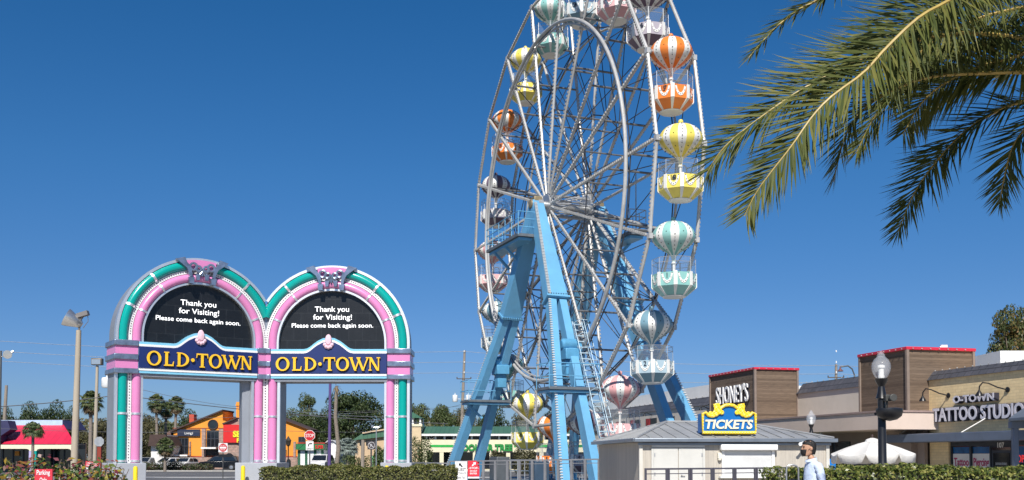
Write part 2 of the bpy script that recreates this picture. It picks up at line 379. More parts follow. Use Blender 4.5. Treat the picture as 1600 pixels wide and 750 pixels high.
for sv in (-1, 1):
    q = G()                                              # the head plate that carries the bearing
    q.prism([(-.42, -1.6), (.42, -1.6), (.36, .0), (.26, .28), (-.26, .28), (-.36, .0)], wp(0, sv*1.72, 14.05), WU, Z3, WA, -.28, .28)
    q.obj('tower_head', BLUE, fw, bevel=.02)
    for su in (-1, 1):
        ts = 1-ZS/14.25
        a = wp(su*.12, sv*1.72, 14.0); b = wp(su*UF*ts, sv*(1.72+.62*ts), ZS)
        q = G().beam(a, b, .50, .62, WA, 1.02, .60)
        d = (b-a).normalized(); f = d.cross(WA).normalized()
        q.beam(b-d*.05, b+d*.05, 1.16, .78, WA)         # bolted flange
        q.k = 2
        for i in range(9):
            for j in (-1, 1): q.octa(b+WA*(-.5+i*.125)+f*(j*.41)-d*.08, .035)
        q.k = 1
        n = 62
        for i in range(n):                               # bulb strip on the outer face's edge
            p = a+(b-a)*((i+.5)/n); wd = .25+.225*(i+.5)/n; q.box(p+WA*(sv*(wd-.05))+f*((.31-.01*(i+.5)/n+.02)*(1 if f.dot(WU*su) > 0 else -1)), (.15, .05, .055), (WA, f, d))
        leg = q.obj('tower_leg', [BLUE, RUNG, DARKM], fw, bevel=0)
        for v1 in (VI, VO):
            c = wp(su*(UF*ts+.02), sv*(1.95+(.27 if v1 > 3 else -.25)), ZS-.1); e = wp(su*UF, sv*v1, .25)
            q = G().beam(c, e, .36, .52, WA, .40, .60)
            dd = (e-c).normalized(); q.beam(e-dd*.02, e+dd*.25, .7, .9, WA)
            ff = dd.cross(WA).normalized(); q.k = 1; sgf = 1 if ff.dot(WU*su) > 0 else -1
            n = 74
            if v1 > 3:
                for i in range(n):
                    p = c+(e-c)*((i+.5)/n); q.box(p+WA*(sv*(.17+.02*i/n))+ff*sgf*(.27+.04*i/n), (.13, .05, .06), (WA, ff, dd))
            q.obj('strut', [BLUE, RUNG], leg)
        if sv > 0: continue
        z0 = 4.55; t = 1-z0/14.25; c0 = wp(su*UF*t*1.0, sv*2.45, z0)
        q = G().box(c0, (1.5, 2.4, .12), (WU, WA, Z3)); q.k = 1
        q.box(c0-Z3*.13, (1.3, 2.3, .10), (WU, WA, Z3)); q.beam(c0+WA*1.1*sv-Z3*.1, c0+WA*.2*sv-Z3*.9, .12, .12, WU)
        po = q.obj('service_platform', [DECK, BLUE], fw)
        q = G()
        for i in (-1, 1):
            for j in (-1, 0, 1): q.tube(c0+WU*(.72*i)+WA*(1.2*j), c0+WU*(.72*i)+WA*(1.2*j)+Z3*1.1, .022, n=5)
            for h in (.55, 1.1): q.tube(c0+WU*(.72*i)-WA*1.2+Z3*h, c0+WU*(.72*i)+WA*1.2+Z3*h, .022, n=5)
        for j in (-1, 1):
            for h in (.55, 1.1): q.tube(c0-WU*.72+WA*(1.2*j)+Z3*h, c0+WU*.72+WA*(1.2*j)+Z3*h, .022, n=5)
        q.obj('railing', BLUE, po)
        q = G(); m0 = wp(su*UF*(1-6.3/14.25), sv*1.95, 6.2)
        q.box(m0, (.9, .7, .5), (WU, WA, Z3)); q.lathe([(.26, 0), (.28, .1), (.28, .7), (.2, .8)], 14, m0+Z3*.45-WA*sv*.4, ax=(WU, Z3, WA*sv))
        q.box(m0-Z3*.6, (.5, .5, .7), (WU, WA, Z3)); q.lathe([(.3, 0), (.3, .18)], 16, m0-WA*sv*.55+Z3*.3, ax=(WU, Z3, WA*sv))
        q.obj('drive_motor', mat('blue motor housing', (.10, .32, .52), .4, .1, .15), fw, bevel=.03)
    # long platform beside the axle
    c0 = wp(-1.75 if sv < 0 else 1.2, sv*2.45, 12.45); L = 4.6 if sv < 0 else 3.4
    q = G().box(c0, (L, .95, .14), (WU, WA, Z3)); q.k = 1
    q.box(c0-Z3*.16-WA*sv*.0, (L-.3, .7, .14), (WU, WA, Z3))
    for i in (-.6, .1): q.beam(c0+WU*(i*L/2)-Z3*.2+WA*sv*.35, wp((c0-wp(0, 0, 0)).dot(WU)+i*L/2+.0, sv*1.95, 11.4), .12, .12, WU)
    po = q.obj('service_platform', [DECK, BLUE], fw)
    q = G(); n = 5
    for i in range(n+1):
        p = c0+WU*(-L/2+L*i/n)+WA*(sv*.44); q.tube(p, p+Z3*1.15, .024, n=5)
    for h in (.4, .8, 1.15): q.tube(c0-WU*L/2+WA*sv*.44+Z3*h, c0+WU*L/2+WA*sv*.44+Z3*h, .024, n=5)
    for e in (-1, 1):
        for h in (.4, .8, 1.15): q.tube(c0+WU*e*L/2+WA*sv*.44+Z3*h, c0+WU*e*L/2-WA*sv*.44+Z3*h, .024, n=5)
        p = c0+WU*e*L/2-WA*sv*.44; q.tube(p, p+Z3*1.15, .024, n=5)
    if sv > 0: q.tube(c0+WU*1.5, c0+WU*1.5+Z3*3.2, .035, n=6)
    q.obj('railing', BLUE if sv < 0 else STEEL, po)
# ladder with safety hoops up the near inner strut of the front tower
q = G()
A0 = wp(UF*.985, -1.55, .4); A1 = wp(UF*(1-7.6/14.25), -1.35, 7.6); dl = (A1-A0).normalized(); out = WU*.86+Z3*.5
A0 += out*.35; A1 += out*.35
for j in (-.24, .24): q.tube(A0+WA*j, A1+WA*j, .03, n=6)
n = 26
for i in range(n): p = A0+(A1-A0)*((i+.5)/n); q.box(p, (.10, .48, .05), (WU, WA, Z3))
for i in range(9):
    p = A0+(A1-A0)*(.24+.72*i/8); q.path([p-WA*.26, p-WA*.36+out*.35, p-WA*.2+out*.62, p+WA*.2+out*.62, p+WA*.36+out*.35, p+WA*.26], .018, 5)
for off in (-.36, 0, .36): q.tube(A0+(A1-A0)*.24+WA*off+out*(.35 if off else .64), A0+(A1-A0)*.96+WA*off+out*(.35 if off else .64), .015, n=5)
q.obj('ladder', mat('pale blue grey ladder', (.40, .52, .60), .5, .2, .15), fw)

# ------------------------------------------------------------------ gondolas: hang from the wheel, each a thing of its own
BR = .90
COLS = [('teal', (.25, .50, .46)), ('slate blue', (.17, .30, .37)), ('pink', (.70, .36, .36)), ('plum', (.155, .11, .15)), ('orange', (.80, .22, .035)), ('yellow', (.80, .66, .13))]
CREAM = mat('gondola white', (.78, .77, .73), .35, 0, .06, 2, dirt=.12)
NAVY = mat('number black', (.02, .03, .05), .5)
PLEX = glassmat('gondola clear panel', (.55, .6, .62), .13)
prof = [(.001, -1.02), (.07, -1.0), (.085, -.86), (.13, -.74), (.24, -.63), (.42, -.52), (.60, -.40), (.75, -.27), (.86, -.12), (.90, .0), (.885, .12), (.83, .26), (.74, .39), (.61, .51), (.44, .60), (.25, .66), (.10, .685), (.001, .69)]
GW = (WU, WA, Z3)
meshes = {}
G0 = -26                                                  # the tubs and balloons turn one rib and one white gore to the pavement
XU = WU*cos(R(G0))+WA*sin(R(G0)); XA = WA*cos(R(G0))-WU*sin(R(G0))
def gpt(a, r, z): return XU*(r*cos(R(a)))+XA*(r*sin(R(a)))+Z3*z
def build_gondola(ci):
    cn, rgb = COLS[ci]
    gm = mat('gondola '+cn, rgb, .32, 0, .06, 2, dirt=.10)
    pm = mat('gondola panel '+cn, {1: (.36, .47, .53), 3: (.42, .38, .42), 2: (.72, .44, .44)}.get(ci, rgb), .35, 0, .06, 2, dirt=.10)
    root = thing('ferris_gondola', 'x', 'gondola', (0, 0, 0), 0, 'balloon gondolas hanging on the ferris wheel')
    q = G(); nseg = 48
    # gores: vertex 0 looks along +u; white gore centred there
    ca, sa = cos(R(-360/32)), sin(R(-360/32))
    q.lathe([(r_, z) for r_, z in prof], nseg, (0, 0, 0), mats=lambda k: ((k//3) % 2), ax=(XU*ca+XA*sa, XA*ca-XU*sa, Z3))
    q.k = 2
    for g_ in range(8):
        for r_, z in ((.44, .605), (.61, .52), (.75, .395), (.845, .26), (.9, .12), (.91, -.02), (.865, -.15), (.75, -.29), (.60, -.42), (.42, -.54)):
            q.octa(gpt(g_*45, r_, z), .026)
    for g_ in range(8):
        q.octa(gpt(g_*45+22.5, .89, .1), .028); q.octa(gpt(g_*45+22.5, .66, -.37), .026)
    bal = q.obj('balloon', [CREAM, gm, DARKM], root, smooth=50)
    G().ball((0, 0, .77), .105, 12).lathe([(.05, .66), (.05, .72)], 8).obj('finial', gm, bal)
    for s_ in (-1, 1):
        G().tube(WA*(s_*.86), WA*(s_*(HW-.02)), .05, n=8).lathe([(.09, 0), (.09, .06)], 10, WA*(s_*.9), ax=(WU, Z3, WA*s_)).obj('axle_stub', STEEL, root)
    G().tube((0, 0, -.98), (0, 0, -2.1), .05, n=10).lathe([(.09, -1.06), (.09, -1.0)], 10).obj('pole', CREAM, root)
    # basket: octagon, vertex towards +u
    q = G(); RB = .90; zt, zm, zb = -1.52, -2.06, -2.40
    O = lambda r_, z: [gpt(45*i, r_, z) for i in range(8)]
    a, b, c, d, e, f = O(RB, zt), O(RB, zm), O(.50, zb), O(.47, zb+.02), O(RB-.05, zm+.02), O(RB-.05, zt)
    vs = a+b+c+f+e+d; fs = []
    for i in range(8):
        j = (i+1) % 8
        fs += [(i, j, 8+j, 8+i), (8+i, 8+j, 16+j, 16+i), (i, 24+i, 24+j, j), (24+i, 32+i, 32+j, 24+j), (32+i, 40+i, 40+j, 32+j)]
    fs += [tuple(range(16, 24)), tuple(range(40, 48))]
    q.add(vs, fs); q.mi[:40] = [3, 0, 0, 0, 0]*8
    q.k = 1
    for i in range(8):
        q.k = 1; t_ = XU*(-sin(R(45*i)))+XA*cos(R(45*i)); n_ = XU*cos(R(45*i))+XA*sin(R(45*i))
        q.beam(gpt(45*i, RB+.005, zt+.02), gpt(45*i, RB+.005, zm), .15, .03, t_); q.beam(gpt(45*i, RB+.0, zm), gpt(45*i, .50, zb), .15, .03, t_, .07, .03)
        m_ = 45*i+22.5; nn = XU*cos(R(m_))+XA*sin(R(m_)); tt = XU*(-sin(R(m_)))+XA*cos(R(m_)); ap = RB*cos(R(22.5))
        q.k = 1
        c0 = nn*(ap+.012); P = [(-.25, -.04), (-.2, -.22), (-.10, -.36), (0, -.40), (.10, -.36), (.2, -.22), (.25, -.04)]
        q.ring([(x*.68, y*.82-.02) for x, y in P], [(x*1.0, y*1.12-.02) for x, y in P], c0+Z3*zt, tt, Z3, nn, -.006, .006)
        q.k = 2
        for x, y in P: q.octa(c0+tt*x*.84+Z3*(zt+y*.96-.02)+nn*.01, .024)
    q.k = 1; q.lathe([(.46, zb-.05), (.49, zb-.01)], 16)
    bk = q.obj('basket', [gm, CREAM, DARKM, pm], root, smooth=25)
    q = G(); zc = zt+.62
    for i in range(8): q.tube(gpt(45*i, RB-.02, zt-.02), gpt(45*i, RB-.02, zc), .012, n=5)
    for z in (zc, zc-.2): q.path([gpt(45*i, RB-.02, z) for i in range(8)], .012, 5, closed=True)
    q.k = 1
    for i in range(8): q.add([gpt(45*i+1, RB-.02, zt+.02), gpt(45*i+44, RB-.02, zt+.02), gpt(45*i+44, RB-.02, zc-.02), gpt(45*i+1, RB-.02, zc-.02)], [(0, 1, 2, 3)])
    q.obj('cage', [STEEL, PLEX], root)
    q = G(); q.path([gpt(160+3*i, RB+.03, zt-.1+z) for i, z in ((0, 0), (0, .75), (2, .85), (5, .85), (7, .75), (7, 0))], .025, 6)
    q.obj('handrail', STEEL, root)
    q = G(); q.lathe([(.62, -1.98), (.62, -1.78), (.42, -1.78), (.42, -1.98)], 12); q.obj('seat', gm, root)
    return root
gl = {17: 'high on the right above gondola 18', 18: 'outermost on the right, at hub height', 1: 'below gondola 18 on the right', 2: 'lower right, in front of the rear blue leg', 3: 'low right, half hidden by the ticket booth roof', 4: 'at the foot, behind the pale blue front leg', 5: 'at the very bottom, between the front legs', 6: 'lower left, between the two dark blue left legs', 7: 'lower left, behind the outer dark blue leg', 8: 'left, beside the upper end of the dark blue leg', 9: 'left side, just below the axle platform', 10: 'left side, just above the axle platform', 11: 'upper left, above the plum one', 12: 'upper left, above the orange one', 13: 'near the top left, inside the round rim', 14: 'top of the wheel, between the teal and pink ones', 15: 'topmost, its balloon above the picture', 16: 'top right, above the orange gondola 17'}
first = {}
for k in range(1, 19):
    ci = (k-1) % 6; P = wn(k, 0)
    if ci not in first:
        o = first[ci] = build_gondola(ci); o.location = P
    else: o = dup(first[ci], P)
    o.rotation_mode = 'QUATERNION'; o.rotation_quaternion = MX.Rotation(R(random.uniform(-1.6, 1.6)), 4, WA).to_quaternion()
    o['label'] = '%s and white balloon gondola, %s' % (COLS[ci][0], gl[k])
    n_ = XU*cos(R(-22.5))+XA*sin(R(-22.5)); t_ = XU*sin(R(22.5))+XA*cos(R(22.5))
    bk = [c for c in children(o) if c.name.startswith('basket')][0]
    q = G()
    q.text(str(k), P+n_*(.90*cos(R(22.5))+.02)+Z3*(-1.52-.24), t_, Z3, n_, height=.21, depth=.012, bold=.0)
    # a child of the basket: put the lettering into the gondola's own frame
    q.v = [tuple(V(v)-P) for v in q.v]
    me_o = q.obj('number', NAVY, None, smooth=None); me_o.parent = bk
# ------------------------------------------------------------------ entrance gateway: two arches that meet at a shared pillar
TEAL = mat('teal enamel tube', (.0, .325, .285), .22, 0, .05, 1, dirt=.08)
PINK = mat('pink enamel tube', (.66, .225, .455), .25, 0, .05, 1, dirt=.08)
PALEPINK = mat('pale pink enamel', (.78, .52, .60), .35, 0, .06)
CHROME = mat('brushed aluminium trim', (.86, .86, .87), .40, .85, .06, 1.2)
GREYM = mat('grey gateway cladding', (.25, .27, .31), .5, .15, .08, .8, dirt=.1)
BLUEM = mat('blue grey metal moulding', (.24, .29, .38), .28, .65, .35, 3)
NAVYB = mat('navy board', (.008, .022, .12), .45, 0, .12, 1)
LTBLUE = mat('light blue moulding', (.20, .50, .68), .4, 0, .06)
GOLD = mat('gold letter', (.86, .50, .025), .4, 0, .06)
LETDK = mat('letter edge', (.03, .02, .01), .6)
STRIP = mat('white bulb strip', (.74, .74, .74), .45, 0, .05)
SCREEN = patmat('led screen panels', 'brick', (.006, .007, .009), (.010, .011, .013), 1, .35, .62, .62, .012, ((1, 0, 0), (0, 0, 1)), (.022, .024, .027), .1, .3)
LIT = mat('lit screen letter', (.8, .8, .8), .5, 0, 0, emit=(1, 1, 1), es=.85)
gw = thing('entrance_gateway', 'pink and teal double arched entrance sign over the driveway', 'entrance sign', (-11.1, 46, 0))
J = V((-11.1, 46, 0))
def serif(ch, w, h=1., T=.19, t=.085, sf=.075):
    """list of polygons of one roman capital in a w x h box"""
    P = []
    def bar(x0, y0, x1, y1): P.append([(x0, y0), (x1, y0), (x1, y1), (x0, y1)])
    def ell(cx, cy, rx, ry, ix, iy, a0, a1, n=28):
        o_ = [(cx+rx*cos(R(a0+(a1-a0)*i/n)), cy+ry*sin(R(a0+(a1-a0)*i/n))) for i in range(n+1)]
        i_ = [(cx+ix*cos(R(a0+(a1-a0)*i/n)), cy+iy*sin(R(a0+(a1-a0)*i/n))) for i in range(n+1)]
        P.append(('ring', i_, o_))
    if ch == 'O': ell(w/2, h/2, w/2, h/2+.02, w/2-T, h/2-t, 0, 360)
    if ch == 'L':
        bar(.08, 0, .08+T, h); bar(0, 0, .12+T, sf); bar(0, h-sf, .16+T, h); bar(.1, 0, w, t+.03); P.append([(w-.1, t), (w, t), (w+.03, .34), (w-.01, .34)])
    if ch == 'D':
        bar(.07, 0, .07+T, h); bar(0, 0, .3, sf); bar(0, h-sf, .3, h); ell(.22, h/2, w-.22, h/2, w-.22-T, h/2-t, -90, 90)
    if ch == 'T':
        bar(w/2-T/2, 0, w/2+T/2, h); bar(w/2-T/2-.09, 0, w/2+T/2+.09, sf); bar(0, h-t-.02, w, h)
        P.append([(0, h-t), (.07, h-t), (.02, h-.33), (-.02, h-.33)]); P.append([(w-.07, h-t), (w, h-t), (w+.02, h-.33), (w-.02, h-.33)])
    if ch == 'W':
        a = w*.29
        for x0, x1, k in ((.06, a, T), (w*.53, a-.02, t+.02), (w*.42, w-a, T), (w-.06, w-a-.02, t+.02)): P.append([(x0-k/2, h), (x0+k/2, h), (x1+k/2*.9, 0), (x1-k/2*.9, 0)])
        for x in (.06, w*.46, w-.07): bar(x-.15, h-sf, x+.15, h)
    if ch == 'N':
        bar(.07, 0, .07+t, h); bar(w-.07-t, 0, w-.07, h); P.append([(.0, h), (.22, h), (w-.06, 0), (w-.24, 0)])
        bar(-.02, 0, .22, sf); bar(w-.26, h-sf, w+.01, h); bar(-.05, h-sf, .2, h)
    if ch == '.': P.append([(w/2+.13*cos(R(20*i)), h/2+.13*sin(R(20*i))) for i in range(18)])
    return P
def arch(d, mirror):
    """d = direction from the shared pillar outwards, n = towards the viewer"""
    d = V(d).normalized(); n = V((d.y, -d.x, 0)) if not mirror else V((-d.y, d.x, 0))
    def W(s, t, z): return J+d*s+n*t+Z3*z
    cs, zc, O3 = 2.98, 6.66, J
    def pol(r, a): return (cs+r*cos(R(a)), zc+r*sin(R(a)))
    fr = (J, d, Z3, n)                                    # frame for prism / ring
    def cut(r, a): return min(r, (cs-.004)/max(1e-6, -cos(R(a)))) if cos(R(a)) < 0 else r
    AN = [180*i/60 for i in range(61)]
    ST = lambda P: [(P[0][0], 6.2)]+P+[(P[-1][0], 6.2)]      # the arcs stand on short straight stilts
    # backing and pillars
    q = G().ring(ST([pol(2.40, a) for a in AN]), ST([pol(cut(3.46, a), a) for a in AN]), *fr, -1.3, 0)
    ar = q.obj('arch', GREYM, gw)
    for r0, r1, t1, nm in ((2.38, 2.47, .10, 'trim'), (3.40, 3.52, .12, 'trim')):
        aa = [a for a in AN if r1*cos(R(a)) > -cs]
        G().ring(ST([pol(r0, a) for a in aa]) if r1 < 3 else [(pol(r0, 0)[0], 6.2)]+[pol(r0, a) for a in aa], ST([pol(r1, a) for a in aa]) if r1 < 3 else [(pol(r1, 0)[0], 6.2)]+[pol(r1, a) for a in aa], *fr, -.16 if r1 > 3 else -.2, t1).obj('trim', CHROME, ar)
    q = G().ring(ST([pol(2.85, a) for a in AN]), ST([pol(3.0, a) for a in AN]), *fr, -.05, .07); q.k = 1
    for i in range(88):
        a = 1+178*i/87; s_, z_ = pol(2.925, a); q.octa(W(s_, .075, z_), .03)
    q.obj('bulb_strip', [STRIP, DARKM], ar)
    for rc, rt, m_, nm in ((2.655, .18, PINK, 'pink_tube'), (3.2, .19, TEAL, 'teal_tube')):
        aa = [a for a in [180*i/90 for i in range(91)] if rc*cos(R(a)) > -cs+.005 and not (rc > 3 and 78 < a < 102)]
        q = G(); runs = [[a for a in aa if a <= 90], [a for a in aa if a > 90]] if rc > 3 else [aa]
        for run in runs:
            L_ = [W(pol(rc, a)[0], .03, pol(rc, a)[1]) for a in run]
            if run[0] == 0: L_ = [W(pol(rc, 0)[0], .03, 6.2)]+L_
            if run[-1] == 180: L_ = L_+[W(pol(rc, 180)[0], .03, 6.2)]
            q.path(L_, rt, 14)
        tb = q.obj(nm, m_, ar)
        for a in (23, 51, 129, 157):
            if rc*cos(R(a)) > -cs+.1:
                s0, z0 = pol(rc, a-.9); s1, z1 = pol(rc, a+.9); G().tube(W(s0, .03, z0), W(s1, .03, z1), rt+.025, n=16).obj('collar', CHROME, tb)
    # pink keystone plaque and metal scrollwork
    G().ring([pol(3.02, a) for a in range(79, 102)], [pol(3.43, a) for a in range(79, 102)], *fr, .0, .16).obj('keystone', PINK, ar)
    q = G()
    for sg in (-1, 1):
        P = [(3.56, 90+sg*15.5), (3.35, 90+sg*14), (3.1, 90+sg*11), (2.9, 90+sg*10.5), (2.7, 90+sg*10.5)]
        L_, R_ = [], []
        for i, (r_, a) in enumerate(P):
            wd = (5.2, 3.6, 2.8, 2.2, 2.0)[i]; L_.append(pol(r_, a-wd/1.6)); R_.append(pol(r_, a+wd/1.6))
        q.ring(L_, R_, *fr, .16, .34)
        for rr, aa, r_ in ((3.12, 90+sg*7, .15), (3.02, 90+sg*3.2, .12)):
            s_, z_ = pol(rr, aa); q.path([W(s_+r_*cos(R(30*i)), .28, z_+r_*sin(R(30*i))) for i in range(12)], .055, 8, closed=True)
        s_, z_ = pol(2.62, 90+sg*10.5); q.prism([(s_-.09, z_-.22), (s_+.09, z_-.22), (s_+.13, z_+.06), (s_-.13, z_+.06)], J, d, Z3, n, .14, .36)
        s_, z_ = pol(2.72, 90+sg*4); q.prism([(s_-.06, z_-.18), (s_+.06, z_-.18), (s_+.10, z_+.08), (s_-.10, z_+.08)], J, d, Z3, n, .14, .33)
    for i in range(7):
        a = R(180+30*i); s_, z_ = pol(2.95, 90); q.tube(W(s_, .27, z_), W(s_+.24*cos(a), .27, z_-.24*sin(a)*-1), .03, .05, n=6)
    pass
    q.obj('scrollwork', BLUEM, ar)
    # pillars
    for s0, s1, pk, tl, db in ((5.40, 6.48, 5.62, 6.18, 5.905), (.0, .66, .34, None, .0)):
        q = G().prism([(s0, 1.3), (s1, 1.3), (s1, 5.06), (s0, 5.06)], J, d, Z3, n, -1.3, 0)
        pl = q.obj('pillar', GREYM, gw)
        q = G()
        edges = [s0+.03, s1-.03] if tl else [s1-.03]
        for e in edges: q.prism([(e-.06, 1.3), (e+.06, 1.3), (e+.06, 5.06), (e-.06, 5.06)], J, d, Z3, n, -.02, .13)
        q.obj('trim', CHROME, pl)
        b0, b1 = (db-.08, db+.08) if tl else (.0, .13)
        q = G().prism([(b0, 1.3), (b1, 1.3), (b1, 5.06), (b0, 5.06)], J, d, Z3, n, -.02, .07); q.k = 1
        for i in range(30): q.octa(W((b0+b1)/2 if tl else .03, .075, 1.4+3.6*i/29), .03)
        q.obj('bulb_strip', [STRIP, DARKM], pl)
        for s_, m_, nm in ((pk, PINK, 'pink_tube'), (tl, TEAL, 'teal_tube')):
            if s_ is None: continue
            tb = G().tube(W(s_, .03, 1.3), W(s_, .03, 5.07), .19, n=16).obj(nm, m_, pl)
            for z in (1.38, 3.36): G().tube(W(s_, .03, z-.045), W(s_, .03, z+.045), .215, n=16).obj('collar', CHROME, tb)
        # capital: grey mouldings and pink blocks, wrapped round the pillar
        a0, a1 = (5.6 if mirror else 5.5, 6.58) if tl else (.0, .465 if mirror else .285)
        q = G()
        for z0, z1, pr in ((6.18, 6.42, .30), (5.60, 5.84, .30), (5.02, 5.24, .32)):
            q.prism([(a0, z0), (a1, z0), (a1, z1), (a0, z1)], J, d, Z3, n, -1.42 if tl else -1.3, pr)
        cp = q.obj('capital', BLUEM, pl, bevel=.03)
        q = G()
        for z0, z1 in ((5.84, 6.18), (5.24, 5.60)): q.prism([(a0+.01, z0), (a1-.06 if tl else a1, z0), (a1-.06 if tl else a1, z1), (a0+.01, z1)], J, d, Z3, n, -1.36 if tl else -1.3, .22)
        q.obj('pink_band', PINK if not mirror else PINK, cp, bevel=.0)
        if tl: G().prism([(5.22, 0), (6.62, 0), (6.62, 1.30), (5.22, 1.30)], J, d, Z3, n, -1.5, .26).obj('pedestal', mat('grey pedestal', (.36, .38, .42), .7, 0, .1, .7, dirt=.15), gw, bevel=.03)
    # name board
    bc, x0, x1, lk = (3.03, .48, 5.59, .945) if mirror else (2.885, .30, 5.49, .975)
    bump = [(-1.12, 0), (-.97, .03), (-.83, .11), (-.70, .22), (-.5, .37), (-.26, .49), (0, .53), (.26, .49), (.5, .37), (.70, .22), (.83, .11), (.97, .03), (1.12, 0)]
    def outline(dt, db): return [(x0, 5.06+db), (x1, 5.06+db), (x1, 6.38-dt)]+[(bc+x, 6.38-dt+y) for x, y in reversed(bump)]+[(x0, 6.38-dt)]
    nb = G().prism(outline(0, 0), *fr, -.6, .26).obj('name_board', LTBLUE, gw)
    G().prism(outline(.105, .11), *fr, .2, .285).obj('white_moulding', WHITE, nb)
    G().prism(outline(.20, .215), *fr, .2, .31).obj('board_face', NAVYB, nb)
    G().prism([(x0, 4.93), (x1, 4.93), (x1, 5.058), (x0, 5.058)], *fr, -1.25, .18).obj('soffit', GREYM, nb)
    # the letters read left to right as seen from the front
    def X(x): return x if not mirror else 2*bc-x
    dd = d if not mirror else -d; L0 = J+d*bc
    letters = [('O', .63, -2.40), ('L', .42, -1.65), ('D', .55, -1.09), ('.', .2, -.47), ('T', .52, -.20), ('O', .60, .36), ('W', .86, 1.0), ('N', .52, 1.86)]
    H = .60; zb = 5.40
    for depth0, depth1, m_, nm, gr in ((.31, .375, LETDK, 'letter_edge', .02), (.375, .40, GOLD, 'lettering', 0)):
        q = G(); kk = 0
        for ch, wd, xo in [(c_, w_*lk, x_*lk) for c_, w_, x_ in letters]:
            for poly in serif(ch, wd/H):
                kk += 1; e = .0006*kk
                if poly[0] == 'ring': q.ring([(xo+p[0]*H, zb+p[1]*H) for p in poly[1]], [(xo+p[0]*H, zb+p[1]*H) for p in poly[2]], L0, dd, Z3, n, depth0, depth1+e)
                else: q.prism([(xo+p[0]*H, zb+p[1]*H) for p in poly], L0, dd, Z3, n, depth0, depth1+e)
        if gr:                                            # dark body behind each letter, a touch lower and larger
            q.v = [tuple(V(v)-Z3*.022+dd*.02) for v in q.v]
        q.obj(nm, m_, nb, smooth=30)
    q = G(); c_ = L0+Z3*6.68
    q.lathe([(.001, -.1), (.12, -.07), (.15, 0), (.12, .07), (.001, .1)], 16, c_+n*.36+Z3*.10, ax=(dd, Z3, n), sx=1, sy=1.7)
    for i in range(5):
        a = R(200+35*i); q.ball(c_+n*.34+dd*(.17*cos(a))+Z3*(.18*sin(a)-.05), .095, 8, (1, 1.1, 1))
    q.obj('crest', PALEPINK, nb)
    # screen with its message
    P = [(cs+2.40*cos(R(a)), zc-.02+2.40*sin(R(a))) for a in range(0, 181, 4)]
    q = G().prism(P+[(cs-2.4, zc-.5), (cs+2.4, zc-.5)], *fr, -.9, -.12)
    scn = q.obj('screen', SCREEN, gw)
    S0 = J+d*cs
    for ln in 1, 2, 3:
      q = G()
      if ln == 1: q.text('Thank you', S0-dd*.03+n*(-.118)+Z3*8.12, dd, Z3, n, width=1.55, height=.245, depth=.004, bold=.004)
      if ln == 2: q.text('for Visiting!', S0+n*(-.118)+Z3*7.76, dd, Z3, n, width=1.75, height=.245, depth=.004, bold=.004)
      if ln == 3: q.text('Please come back again soon.', S0+n*(-.118)+Z3*7.40, dd, Z3, n, width=3.68, height=.205, depth=.004, bold=.004)
      q.obj('message', LIT, scn, smooth=None)
arch((1, 0, 0), False)
arch((-5.38, -3.6, 0), True)
q = G().bx(J.x-1.05, J.x+.78, J.y-1.05, J.y+1.5, 0, 1.30); q.obj('pedestal', MATS['grey pedestal'], gw, bevel=.03)
q = G().prism([(-.95, -.35), (0, -.02), (.6, .02), (.6, 1.2), (0, 1.2), (-1.3, .5)], J+Z3*1.3, V((1, 0, 0)), V((0, 1, 0)), Z3, 0, 3.7); q.obj('pillar_core', GREYM, gw)
# yellow bollards round the pedestals
YEL = mat('yellow bollard paint', (.80, .60, .01), .5, 0, .08, dirt=.1)
for i, (px, Y, lb) in enumerate([(212, 41.6, 'yellow bollard in front of the left pedestal of the arches'), (371, 45.6, 'yellow bollard at the left edge of the middle pedestal'), (380, 44.4, 'yellow bollard on the front of the middle pedestal'), (591.5, 45.6, 'yellow bollard at the left edge of the right pedestal'), (604.5, 44.9, 'yellow bollard on the front of the right pedestal')]):
    x = gx(px, Y); q = G().lathe([(.09, 0), (.09, 1.1), (.075, 1.15), (.03, 1.18)], 14, (x, Y, 0))
    b = q.obj('bollard', YEL); tag(b, lb, 'bollard', 'yellow bollards at the gateway')
# ------------------------------------------------------------------ ticket booth
BA = V((.9947, .103, 0)); BB = V((-.103, .9947, 0)); BO = at(1001, 714, 33); BO.z = 0
BW, BD, BE = 6.24, 7.2, 2.03
TAN = patmat('booth board siding', 'plank', (.50, .455, .39), (.44, .40, .345), 1, .85, 4., .16, .004, ((0, 0, 1), BA), (.33, .3, .26), .3, .10)
TANS = patmat('booth side siding', 'plank', (.50, .455, .39), (.44, .40, .345), 1, .85, 4., .16, .008, ((0, 0, 1), BB), (.3, .27, .235), .3, .10)
METR = mat('standing seam roof metal', (.33, .335, .34), .5, .1, .12, 1, dirt=.25)
def bp(s, t, z=0): return BO+BA*s+BB*t+Z3*z
booth = thing('ticket_booth', 'tan board ticket booth with grey hipped metal roof', 'ticket booth', tuple(BO), atan2(BA.y, BA.x))
q = G().box(bp(BW/2, .06, BE/2), (BW, .12, BE), (BA, BB, Z3)); q.obj('front_wall', TAN, booth)
q = G()
for s_ in (.06, BW-.06): q.box(bp(s_, BD/2, BE/2-.002), (.118, BD-.24, BE), (BA, BB, Z3))
q.box(bp(BW/2, BD-.06, BE/2), (BW, .12, BE), (BA, BB, Z3)); q.obj('side_wall', TANS, booth)
q = G()
for s_ in (0, BW): q.box(bp(s_, -.005, BE/2), (.11, .11, BE), (BA, BB, Z3))
q.obj('corner_board', mat('pale trim board', (.60, .57, .51), .7, 0, .08, dirt=.15), booth)
ov = .16; zr = 2.78; r0, r1 = 2.15, BW-2.15; tm = BD/2
